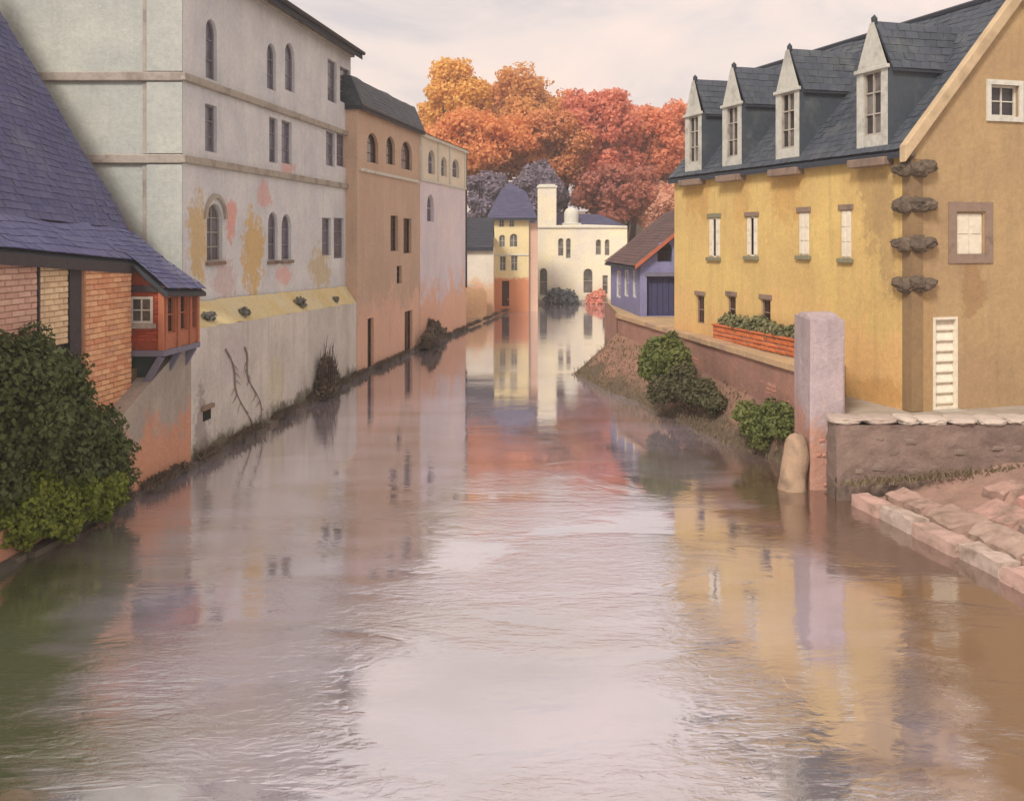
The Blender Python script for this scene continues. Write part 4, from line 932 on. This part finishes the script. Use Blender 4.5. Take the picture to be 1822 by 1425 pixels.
def brick_panel(name, px0, px1, z0, z1t, pal, proud, label):
    m = varied(name + '_brick', pal, .92, 2.2, .6, by='object', weather=(pal[-1], .6))
    mm = varied(name + '_mortar', [pal[-1], pal[-1]], .95, 1, .6)
    u0, u1 = tw.hit(px0, 500)[0], tw.hit(px1, 500)[0]
    ztop = lambda u: z1t
    pn = MB().wbox(tw, u0, u1, z0, z1t, -.1, proud - .035).build('brick_panel', mm, th); pn['label'] = label
    bw_, bh_ = .36, .135
    var = [brick_mesh(bw_ - .018, bh_ - .018, .035, k) for k in range(3)] + [brick_mesh(bw_ / 2 - .018, bh_ - .018, .035, 9)]
    for v in var: v.materials.append(m)
    n = max(1, int((u1 - u0) / bw_)); bw2 = (u1 - u0) / n; r = 0; z = z0
    rnd = random.Random(px0)
    while z + bh_ <= z1t + .01:
        odd = r % 2
        cells = [(u0 + bw2 * (i + .5), 0) for i in range(n)] if not odd else [(u0 + bw2 * .25, 1)] + [(u0 + bw2 * (i + 1), 0) for i in range(n - 1)] + [(u1 - bw2 * .25, 1)]
        for u, half in cells:
            q_ = tw.p(u, z + bh_ / 2, proud - .03 + rnd.uniform(-.006, .008)) - BASE[th.name]
            o_ = link('brick', var[3] if half else rnd.choice(var[:3]), pn, loc=q_); o_.rotation_euler = (0, 0, ang)
            o_.scale = (bw2 / bw_, 1, 1)
        z += bh_; r += 1
brick_panel('pink', -8, 62, 4.45, 6.40, [(212, 172, 154), (202, 160, 142), (220, 184, 164), (196, 158, 142)], .06, 'pinkish brick panel')
brick_panel('buff', 66, 118, 4.2, 6.28, [(226, 200, 162), (216, 188, 152), (234, 210, 172), (206, 178, 146)], .05, 'buff brick panel')
brick_panel('orange', 141, 224, 1.63, 5.98, [(224, 166, 124), (212, 150, 114), (232, 184, 142), (226, 174, 132), (206, 156, 124)], .16, 'orange brick pier')
masonry(tw, .1, tw.hit(-42, 500)[0], 1.62, 6.3, varied('near_brick', [(212, 172, 154), (202, 160, 142), (220, 184, 164), (196, 158, 142)], .92, 2.2, .6), th, .36, .135, -.02, 'brickwork', 51, .03)
for px0, px1 in ((63, 66), (119, 139), (-40, -10)):
    u0, u1 = tw.hit(px0, 500)[0], tw.hit(px1, 500)[0]
    MB().wbox(tw, u0, u1, 1.6, 6.2, -.1, .08).build('post', M['dark_timber'], th)
MB().hexa([tw.p(0, 6.8, .12), tw.p(tw.L, 5.9, .12), tw.p(tw.L, 5.9, -.1), tw.p(0, 6.8, -.1)], [tw.p(0, 7.0, .12), tw.p(tw.L, 6.05, .12), tw.p(tw.L, 6.05, -.1), tw.p(0, 7.0, -.1)]).build('wall_plate', M['dark_timber'], th)
# red bay jettied over the river
by = Wall((-10.3, 26.42), (-9.36, 26.42)); bs = Wall((-9.36, 26.42), (-9.13, 28.6))
M['red_brick'] = varied('red_brick', [(176, 78, 52), (164, 72, 52), (188, 86, 58), (150, 70, 54)], .9, 2, .4, weather=((140, 70, 56), .62))
M['red_mortar'] = varied('red_mortar', [(146, 78, 60), (146, 78, 60)], .95, 1, .5)
zb0, zb1 = 3.68, 5.55
wr = by.rect(231, 272, 528, 576)
wall_panel(by, [(0, zb0), (by.L, zb0), (by.L, 5.4), (0, 6.0)], [rect_poly(*wr)], M['red_mortar'], th, .12, 0, 'bay_wall')
def masonry_holes(W, u0, u1, z0, z1, hole, mat, par, bw_, bh_, seed):
    hu0, hu1, hz0, hz1 = hole
    for a, b_, c, d in ((u0, u1, z0, hz0 - .03), (u0, hu0 - .03, hz0 - .03, hz1 + .03), (hu1 + .03, u1, hz0 - .03, hz1 + .03), (u0, u1, hz1 + .03, z1)):
        if b_ - a > .05 and d - c > .05: masonry(W, a, b_, c, d, mat, par, bw_, bh_, .0, 'brickwork', seed, .015)
masonry_holes(by, .03, by.L - .14, zb0 + .12, 5.2, wr, M['red_brick'], th, .22, .075, 31)
bwn = window(by, wr, th, M['white_stone'], M['pane_grey'], False, 2, 2, sill=M['stone'], fr=.07, back=.04)
MB().wbox(by, 0, by.L, 5.25, 5.42, -.1, .06).build('header_beam', M['dark_timber'], th)
MB().wbox(by, by.L - .13, by.L + .03, zb0, 5.4, -.12, .05).build('corner_post', M['brown_timber'], th)
ow = [(.26, .72, zb0 + .42, 5.1), (1.05, 1.5, zb0 + .42, 5.1), (1.75, 2.1, zb0 + .42, 5.1)]
wall_panel(bs, [(0, zb0), (bs.L, zb0), (bs.L, 5.3), (0, 5.3)], [rect_poly(*r) for r in ow], M['brown_timber'], th, .15, 0, 'bay_wall')
for r in ow: window(bs, r, th, M['brown_timber'], M['pane_dark'], False, 1, 2, fr=.04, back=.1)
for u in (0.02, .78, 1.56, bs.L - .14): MB().wbox(bs, u, u + .14, zb0, 5.3, -.05, .05).build('post', M['brown_timber'], th)
q1 = bs.p(bs.L, 0); MB().quad((q1.x, q1.y, zb0), (-10.3, 28.6, zb0), (-10.3, 28.6, 6), (q1.x, q1.y, 5.3)).build('bay_wall', M['red_mortar'], th)
MB().hexa([(-10.4, 26.36, zb0 - .16), (-9.32, 26.36, zb0 - .16), (-9.08, 28.65, zb0 - .16), (-10.4, 28.65, zb0 - .16)], [(-10.4, 26.36, zb0 - .005), (-9.32, 26.36, zb0 - .005), (-9.08, 28.65, zb0 - .005), (-10.4, 28.65, zb0 - .005)]).build('floor_beam', M['blue_timber'], th)
for yy, dx in ((26.44, 0), (27.5, .1), (28.5, .2)):
    a_, b_ = Vector((-10.35 + dx, yy, 1.95)), Vector((-9.42 + dx, yy, zb0 - .17)); d_ = (b_ - a_).normalized(); nn = Vector((d_.z, 0, -d_.x)) * .075; ty = Vector((0, .08, 0))
    MB().hexa([a_ - nn - ty, b_ - nn - ty, b_ - nn + ty, a_ - nn + ty], [a_ + nn - ty, b_ + nn - ty, b_ + nn + ty, a_ + nn + ty]).build('brace', M['blue_timber'], th)
M['teal'] = varied('teal', [(58, 72, 72), (58, 72, 72)], .85, 2, .4)
MB().add([(-10.3, 26.6, 2.1), (-9.5, 26.6, zb0 - .17), (-10.3, 26.6, zb0 - .17), (-10.3, 26.66, 2.1), (-9.5, 26.66, zb0 - .17), (-10.3, 26.66, zb0 - .17)], [(0, 1, 2), (3, 5, 4), (0, 1, 4, 3), (1, 2, 5, 4)]).build('underside_shade', M['teal'], th)  # dark triangular sheet standing in for the shade under the bay
# roof in three sweeps
K0, K1 = Vector((-12.3, 12.5, 7.65)), Vector((-11.15, 28.75, 6.95)); R0, R1 = Vector((-17.6, 12.5, 16.2)), Vector((-16.5, 28.75, 15.9))
Km = K0 + (K1 - K0) * ((26.25 - 12.5) / 16.25)
E0, Em = Vector((-11.35, 12.5, 7.1)), Vector((-10.12, 26.25, 6.12)); F0, F1 = Vector((-9.2, 26.2, 5.36)), Vector((-8.95, 28.75, 5.22))
roof_patch('roof', K0, K1, R0, R1, M['slate_under'], M['blue_slate'], th, .28, .22)
roof_patch('roof', E0, Em, K0, Km, M['slate_under'], M['blue_slate'], th, .28, .22)
Gm, G1 = Em + Vector((.02, -.05, .02)), F1 + (K1 - F1) * .5 + Vector((0, 0, -.1))
roof_patch('roof', F0, F1, Gm, G1, M['slate_under'], M['blue_slate'], th, .28, .2)
roof_patch('roof', Gm, G1, Km, K1, M['slate_under'], M['blue_slate'], th, .28, .2)
MB().quad(R0, R1, (-22, 28.75, 6.5), (-23, 12.5, 6.5)).build('roof', M['blue_slate'], th)
MB().tube([R0, R1], .12, 6).build('ridge', M['slate_under'], th)
def fascia(a, b_, hgt=.2, name='fascia', mat='dark_timber'):
    a, b_ = Vector(a), Vector(b_); z = Vector((0, 0, hgt)); sd = Vector((.0, 0, 0)); ou = Vector((.05, -.02, 0))
    MB().hexa([a - z, b_ - z, b_ - z - ou, a - z - ou], [a, b_, b_ - ou, a - ou]).build(name, M[mat], th)
dz = Vector((.01, 0, -.12)); fascia(E0 + dz, Em + dz, .26); fascia(F0 + dz, F1 + dz, .1); fascia(Em + dz, F0 + dz, .12)
MB().quad(E0 + Vector((0, 0, -.3)), Em + Vector((0, 0, -.3)), tw.p(tw.L, 6.2, -.05), tw.p(0, 7.0, -.05)).build('soffit', M['dark_timber'], th)
# river wall under the house
hw_ = thing('house_river_wall', 'short grey and peach river wall under the red jettied bay', 'wall', (WX(26), 26, 0))
hW = Wall((WX(-30), -30), (WX(28.79), 28.79))
wall_panel(hW, [(0, -1.2), (hW.L, -1.2), (hW.L, 3.5), (58.2, 3.45), (55.3, 2.3), (54.2, 1.5), (50, .7), (0, .7)], [], M['bay_wall'], hw_, name='face', thick=.5)
masonry(hW, 40, hW.L, -.3, .17, M['footing'], hw_, .7, .5, 0, 'footing', 41, .2)

# ---------------------------------------------------------------- shrubs
def pb(px, py, Y, r, ry=None, rz=None): v = P(px, py, Y); return (v.x, v.y, v.z, r, ry or r, rz or r)
def shrub(name, label, blobs, n, size, mat, seed, cat='shrub', group=None, minz=None, stems=5, foot=None):
    c = np.mean(np.array(blobs)[:, :3], 0); zmin = min(b_[2] - b_[5] for b_ in blobs)
    base = Vector(foot) if foot else Vector((c[0], c[1], zmin))
    t_ = thing(name, label, cat, base, group)
    leaf_mesh('foliage', blobs, n, size, mat, t_, seed, .35, minz=minz)
    mb = MB(); rnd = random.Random(seed)
    for k in range(stems):
        b_ = blobs[(k * 3) % len(blobs)]; q_ = Vector(b_[:3]); m_ = base.lerp(q_, .5) + Vector((rnd.uniform(-.1, .1), rnd.uniform(-.1, .1), .05))
        mb.tube([base + Vector((rnd.uniform(-.1, .1) * size * 8, rnd.uniform(-.1, .1) * size * 8, -.05)), m_, q_], [size * .28, size * .2, size * .08], 5)
    mb.build('stem', M['bark'], t_); return t_
M['dark_leaf'] = foliage('dark_leaf', [(60, 74, 46), (78, 92, 54), (98, 108, 66), (86, 98, 52), (108, 116, 66)], .8)
M['bright_leaf'] = foliage('bright_leaf', [(82, 98, 44), (108, 122, 48), (136, 146, 54), (100, 112, 52), (160, 168, 66)], .9)
M['olive_leaf'] = foliage('olive_leaf', [(76, 86, 46), (98, 108, 56), (116, 120, 68), (84, 96, 52)], 1.0)
M['deep_leaf'] = foliage('deep_leaf', [(76, 76, 54), (90, 88, 62), (108, 98, 72)], 1.0)
M['brown_leaf'] = foliage('brown_leaf', [(104, 94, 82), (120, 108, 94), (136, 122, 104)], 1.0)
M['slate_leaf'] = foliage('slate_leaf', [(110, 118, 124), (122, 128, 132), (142, 142, 140)], 1.0)
M['pink_leaf'] = foliage('pink_leaf', [(222, 142, 116), (236, 178, 156), (210, 96, 72)], 1.0)
bl = [pb(-10, 690, 20.6, 1.25), pb(45, 660, 21.6, .9), pb(90, 690, 22.4, .85), pb(20, 760, 21.0, 1.2), pb(110, 760, 22.8, .95), pb(165, 775, 23.6, .75), pb(185, 810, 23.8, .72), pb(70, 820, 22, 1.0), pb(150, 850, 23.3, .8), pb(200, 850, 24.0, .55), pb(-30, 840, 20.4, 1.0), pb(120, 705, 23.0, .55), pb(10, 620, 21.6, .55), pb(60, 625, 22.3, .4)]
shrub('dark_shrub', 'large dark green shrub growing below the brick panels at the water', bl, 42000, .065, M['dark_leaf'], 3, minz=.15, foot=(-10.5, 22.3, .2), stems=9)
bl = [pb(30, 925, 20.6, .62), pb(90, 910, 21.2, .55), pb(140, 880, 22.2, .5), pb(60, 885, 20.9, .55), pb(195, 870, 23.2, .42), pb(115, 930, 21.4, .35), pb(-20, 950, 20.2, .5), pb(180, 905, 22.9, .3)]
shrub('bright_shrub', 'low yellow-green shrub hanging over the water in front of the dark shrub', bl, 17000, .058, M['bright_leaf'], 4, minz=.04, foot=(-10.1, 21.9, .1), stems=6)
bl = [pb(1180, 632, 36.6, .75, rz=.7), pb(1205, 645, 36.3, .6), pb(1160, 650, 36.8, .5), pb(1195, 612, 37.2, .42)]
shrub('green_shrub', 'round green shrub on the earth bank below the yellow house, farther one', bl, 9000, .075, M['olive_leaf'], 6, foot=(6.0, 36.9, .6))
bl = [pb(1185, 690, 36, .55), pb(1225, 690, 35, .5), pb(1250, 700, 34.2, .5), pb(1215, 665, 35.6, .45), pb(1270, 715, 33.6, .4), pb(1170, 700, 36.4, .4)]
shrub('dark_scrub', 'dark trailing scrub on the bank between the two green shrubs', bl, 9000, .07, M['deep_leaf'], 7, foot=(6.5, 35.2, .4))
bl = [pb(1340, 745, 30.6, .5), pb(1375, 745, 30.0, .52), pb(1400, 760, 29.4, .42), pb(1355, 770, 30.2, .42), pb(1325, 735, 31, .35), pb(1395, 735, 29.6, .35)]
shrub('olive_shrub', 'spreading olive shrub at the waterline beside the stone post', bl, 9000, .065, M['olive_leaf'], 8, foot=(7.75, 30.2, .3), minz=.02)
uu, zz = rwW.hit(573, 715)
q_ = rwW.p(uu, .2, .2)
bl = [(q_.x + .05, q_.y, .6, .35, 1.2, .55), (q_.x, q_.y + .7, 1.15, .2, .35, .45), (q_.x, q_.y - .7, 1.2, .2, .4, .6), (q_.x, q_.y - .9, .5, .35, .5, .5), (q_.x, q_.y + .1, .3, .5, 1.9, .3), (q_.x, q_.y + 1.2, .5, .3, .6, .4)]
bb = shrub('brown_bush', 'dark brown dead bush at the foot of the grey river wall', bl, 4200, .06, M['brown_leaf'], 9, foot=(q_.x, q_.y, .1))
rnd = random.Random(2); mb = MB()
for i in range(90):
    y0 = rnd.uniform(-1.5, 1.5); q0 = Vector((q_.x + rnd.uniform(-.1, .3), q_.y + y0, .15)); hh = rnd.uniform(.5, 1.15) * (2.2 - .9 * abs(y0 + .3))
    mb.tube([q0, q0 + Vector((rnd.uniform(-.08, .12), rnd.uniform(-.15, .15), hh * .55)), q0 + Vector((rnd.uniform(-.1, .2), rnd.uniform(-.35, .35), hh))], [.03, .02, .006], 4)
mb.build('twig', M['bark'], bb, 'stuff')
q_ = lw.p(1.0, .3, .4)
bl = [(q_.x, q_.y, .5, .5, 1.2, .6), (q_.x, q_.y + 2.2, .6, .5, 1.2, .6), (q_.x + .2, q_.y + 4.6, .45, .4, 1.3, .45), (q_.x, q_.y + 1.0, 1.1, .3, .5, .45), (q_.x - .1, q_.y - 1.4, .5, .3, .7, .5), (q_.x + .1, q_.y + 7, .4, .4, 1.2, .4), (q_.x + .1, q_.y + 3.2, .9, .25, .5, .4)]
shrub('grey_scrub', 'grey-brown scrub at the foot of the lavender building', bl, 5000, .12, M['brown_leaf'], 10, foot=(q_.x, q_.y + 1, .1))
bl = [pb(985, 533, 98.0, .9), pb(1005, 532, 98.0, 1.0), pb(992, 522, 98.1, .6), pb(1020, 536, 98, .6)]
shrub('slate_shrub', 'slate-grey shrub at the water in front of the white house', bl, 2600, .16, M['slate_leaf'], 11, foot=(5.0, 98.0, .1), minz=.05)
bl = [pb(1060, 532, 98, .8), pb(1068, 524, 98, .55), pb(1050, 536, 98, .5)]
shrub('pink_shrub', 'small pink flowering shrub before the white house', bl, 2000, .15, M['pink_leaf'], 12, foot=(8.4, 98.0, .1), minz=.05)
# tufts on the ledge
tw_ = [(383, 578, .24, 'rounded grey tuft on the yellow ledge nearest the red bay'), (450, 568, .26, 'low spreading grey tuft on the yellow ledge, second from the red bay'), (543, 551, .24, 'spiky dark tuft on the yellow ledge near the middle of the wall'), (604, 543, .17, 'smallest grey tuft on the yellow ledge beside the brown building')]
M['bank_grass'] = foliage('bank_grass', [(104, 94, 70), (118, 106, 80), (132, 116, 92), (98, 96, 64)], 1.2)
M['tuft'] = foliage('tuft', [(112, 114, 110), (132, 132, 124), (148, 144, 130)], 2)
for k, (px, py, s_, lb) in enumerate(tw_):
    u, _ = rwW.hit(px, py); q_ = f_(u / rwW.L, .3); rnd = random.Random(k)
    bl = [(q_.x + rnd.uniform(-.12, .12), q_.y + rnd.uniform(-.5, .5) * s_ * 2.2, q_.z + rnd.uniform(0, .08) + (.12 if k == 2 else 0) * (j % 2), s_ * .55, s_ * .9, s_ * rnd.uniform(.35, .7)) for j in range(6)]
    tf = leaf_mesh('grass_tuft', bl, 420, .06, M['tuft'], None, 50 + k, .1); tag(tf, lb, 'tuft', 'tufts on the ledge'); tf['kind'] = 'thing'
# weeds along the waterlines: nobody could count them
def weeds(name, label, pts, mat, n, hgt, seed):
    rg = np.random.default_rng(seed); mb = MB()
    for i in range(n):
        q_ = pts(rg.random()); a_ = rg.random() * 6.28; l_ = hgt * (.4 + rg.random()); q0 = q_ + Vector((rg.normal() * .09, rg.normal() * .12, 0))
        tp = q0 + Vector((math.cos(a_) * l_ * .6, math.sin(a_) * l_ * .6, l_ * .8)); sd = Vector((-math.sin(a_), math.cos(a_), 0)) * .02
        mb.add([q0 - sd, q0 + sd, q0.lerp(tp, .6) + sd * .8 + Vector((0, 0, .05)), tp, q0.lerp(tp, .6) - sd * .8 + Vector((0, 0, .05))], [(0, 1, 2, 3, 4)])
    o_ = mb.build(name, mat, None, 'stuff'); tag(o_, label, 'weeds'); return o_
def left_line(r):
    Y_ = 24.5 + 73 * r ** 1.5
    if noise.noise(Vector((Y_ * .5, 0, 7))) < -.05: Y_ += 1.3
    X_ = WX(Y_) if Y_ < 47 else (-7.42 + .1595 * (Y_ - 47.15) if Y_ < 59 else -5.52 + .1725 * (Y_ - 59.02))
    return Vector((X_ + .14, Y_, .1))
weeds('weeds', 'dark weeds fringing the waterline of the left bank', left_line, M['brown_leaf'], 4200, .26, 1)
def bank_any(r):
    s_ = random.random() ** .8; return bank_pt(r, s_ * .95) + Vector((0, 0, .0))
weeds('grass', 'rough dull grass covering the earth bank by the quay', bank_any, M['bank_grass'], 2600, .13, 2)
def wall_top(r): return Vector((8.4 + 5.5 * r, 24.9 - .25 * random.random(), .45 + .5 * r))
weeds('weeds', 'dry weeds along the foot of the dark stone wall', wall_top, M['bank_grass'], 420, .13, 3)

# ---------------------------------------------------------------- autumn trees behind the houses
def tree(name, label, px, top, bot, wpx, Y, pal, seed, n=26000, size=.25, zones=.16):
    rnd = random.Random(seed); s_ = FP / Y
    X_ = (px - CX) / s_; zt = H + (HY - top) / s_; zb = H + (HY - bot) / s_; rx = wpx / s_ / 2; g_ = land(X_, Y)
    t_ = thing(name, label, 'tree', (X_, Y, g_), 'autumn trees behind the houses')
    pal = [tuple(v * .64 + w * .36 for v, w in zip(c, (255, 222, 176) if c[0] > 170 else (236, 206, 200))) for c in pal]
    m = foliage(name + str(seed) + '_leaf', pal, zones, .5)
    cz, rz = (zt + zb) / 2, (zt - zb) / 2; bl = []
    for i in range(64):
        d_ = Vector((rnd.gauss(0, 1), rnd.gauss(0, 1), rnd.gauss(0, 1))).normalized() * (rnd.random() ** .4) * .8
        k_ = rnd.uniform(.16, .36); wz_ = 1.0 - .25 * max(0, -d_.z)
        bl.append((X_ + d_.x * rx * wz_, Y + d_.y * rx * .9, cz + d_.z * rz, rx * k_, rx * k_, min(rx, rz) * k_ * .95))
    leaf_mesh('crown', bl, n, size, m, t_, seed, .35)
    mb = MB(); r0 = .28 + rx * .035
    pts = [Vector((X_ + .25 * math.sin(i * 1.3 + seed), Y + .2 * math.cos(i + seed), g_ - .3 + (cz - g_ + .3) * i / 6)) for i in range(7)]
    mb.tube(pts, [r0 * (1 - .1 * i) for i in range(7)], 8)
    for k in range(0, 60, 3):
        q0 = pts[2 + (k // 3) % 5]; q1 = Vector(bl[k][:3]); mb.tube([q0, q0.lerp(q1, .5) + Vector((0, 0, .5)), q1], [r0 * .4, r0 * .26, r0 * .1], 5)
    mb.build('trunk', M['bark'], t_); return t_
gold = [(210, 140, 58), (226, 166, 66), (236, 190, 80), (240, 200, 96)]
tree('golden_tree', 'golden yellow tree just right of the dark mansard roof', 805, 102, 300, 150, 121, gold, 1)
tree('ochre_tree', 'broad ochre tree between the golden and the crimson crowns', 928, 108, 310, 200, 126, [(186, 116, 60), (206, 136, 64), (214, 154, 78), (224, 142, 70)], 2, 32000)
tree('orange_tree', 'orange tree lower between golden and ochre crowns', 858, 180, 335, 230, 116, [(206, 110, 56), (224, 132, 68), (228, 146, 76), (206, 138, 74)], 3)
tree('crimson_tree', 'crimson-pink tree with the tallest red crown', 1068, 132, 385, 170, 119, [(184, 78, 66), (212, 100, 84), (222, 130, 112), (206, 84, 66)], 4, 32000)
tree('vermilion_tree', 'vermilion orange tree beside the first dormer of the yellow house', 1178, 160, 345, 160, 123, [(214, 94, 62), (224, 120, 80), (222, 134, 100), (216, 110, 60)], 5)
tree('russet_tree', 'low dark russet tree above the white house', 1105, 285, 420, 190, 113, [(140, 66, 56), (160, 78, 62), (176, 84, 66), (132, 82, 78)], 6)
tree('plum_tree', 'plum-grey tree behind the small dark-roofed house', 868, 288, 420, 100, 110, [(84, 84, 116), (100, 100, 130), (112, 110, 132), (120, 96, 108)], 7)
tree('slate_violet_tree', 'slate-violet tree behind the square white chimney', 958, 288, 420, 120, 111, [(90, 94, 124), (108, 108, 134), (118, 116, 136), (112, 92, 112)], 8)
tree('rose_tree', 'pale rose tree above the russet roof of the blue house', 1178, 322, 430, 110, 112, [(206, 142, 126), (220, 160, 142), (228, 176, 158), (186, 120, 112)], 9)
tree('amber_tree', 'amber tree low between the ochre and crimson crowns', 985, 185, 330, 160, 117, [(206, 122, 66), (214, 140, 78), (196, 110, 70), (222, 126, 84)], 10)
tree('copper_tree', 'copper tree filling the gap between golden and ochre crowns', 865, 135, 280, 120, 129, [(214, 134, 66), (226, 152, 76), (206, 124, 66), (232, 168, 90)], 11, 16000)
tree('coral_tree', 'coral tree between the crimson and vermilion crowns', 1125, 170, 340, 130, 128, [(206, 96, 76), (220, 116, 92), (226, 136, 112), (214, 120, 84)], 12, 16000)
tree('tangerine_tree', 'tangerine tree between the ochre and crimson crowns', 1005, 150, 300, 110, 130, [(214, 124, 70), (224, 142, 84), (216, 112, 76), (204, 130, 74)], 13, 14000)

# ---------------------------------------------------------------- thin autumn haze
hz = bpy.data.materials.new('haze_air'); hz.use_nodes = True; hn = hz.node_tree.nodes; hn.remove(hn['Principled BSDF'])
pv = hn.new('ShaderNodeVolumePrincipled'); pv.inputs['Color'].default_value = (1.0, .95, .92, 1); pv.inputs['Density'].default_value = .0011; pv.inputs['Anisotropy'].default_value = .1
hz.node_tree.links.new(pv.outputs[0], hn['Material Output'].inputs['Volume'])
MB().box(-720, 720, -720, 720, -2.6, 42).build('haze', hz, None, 'stuff')
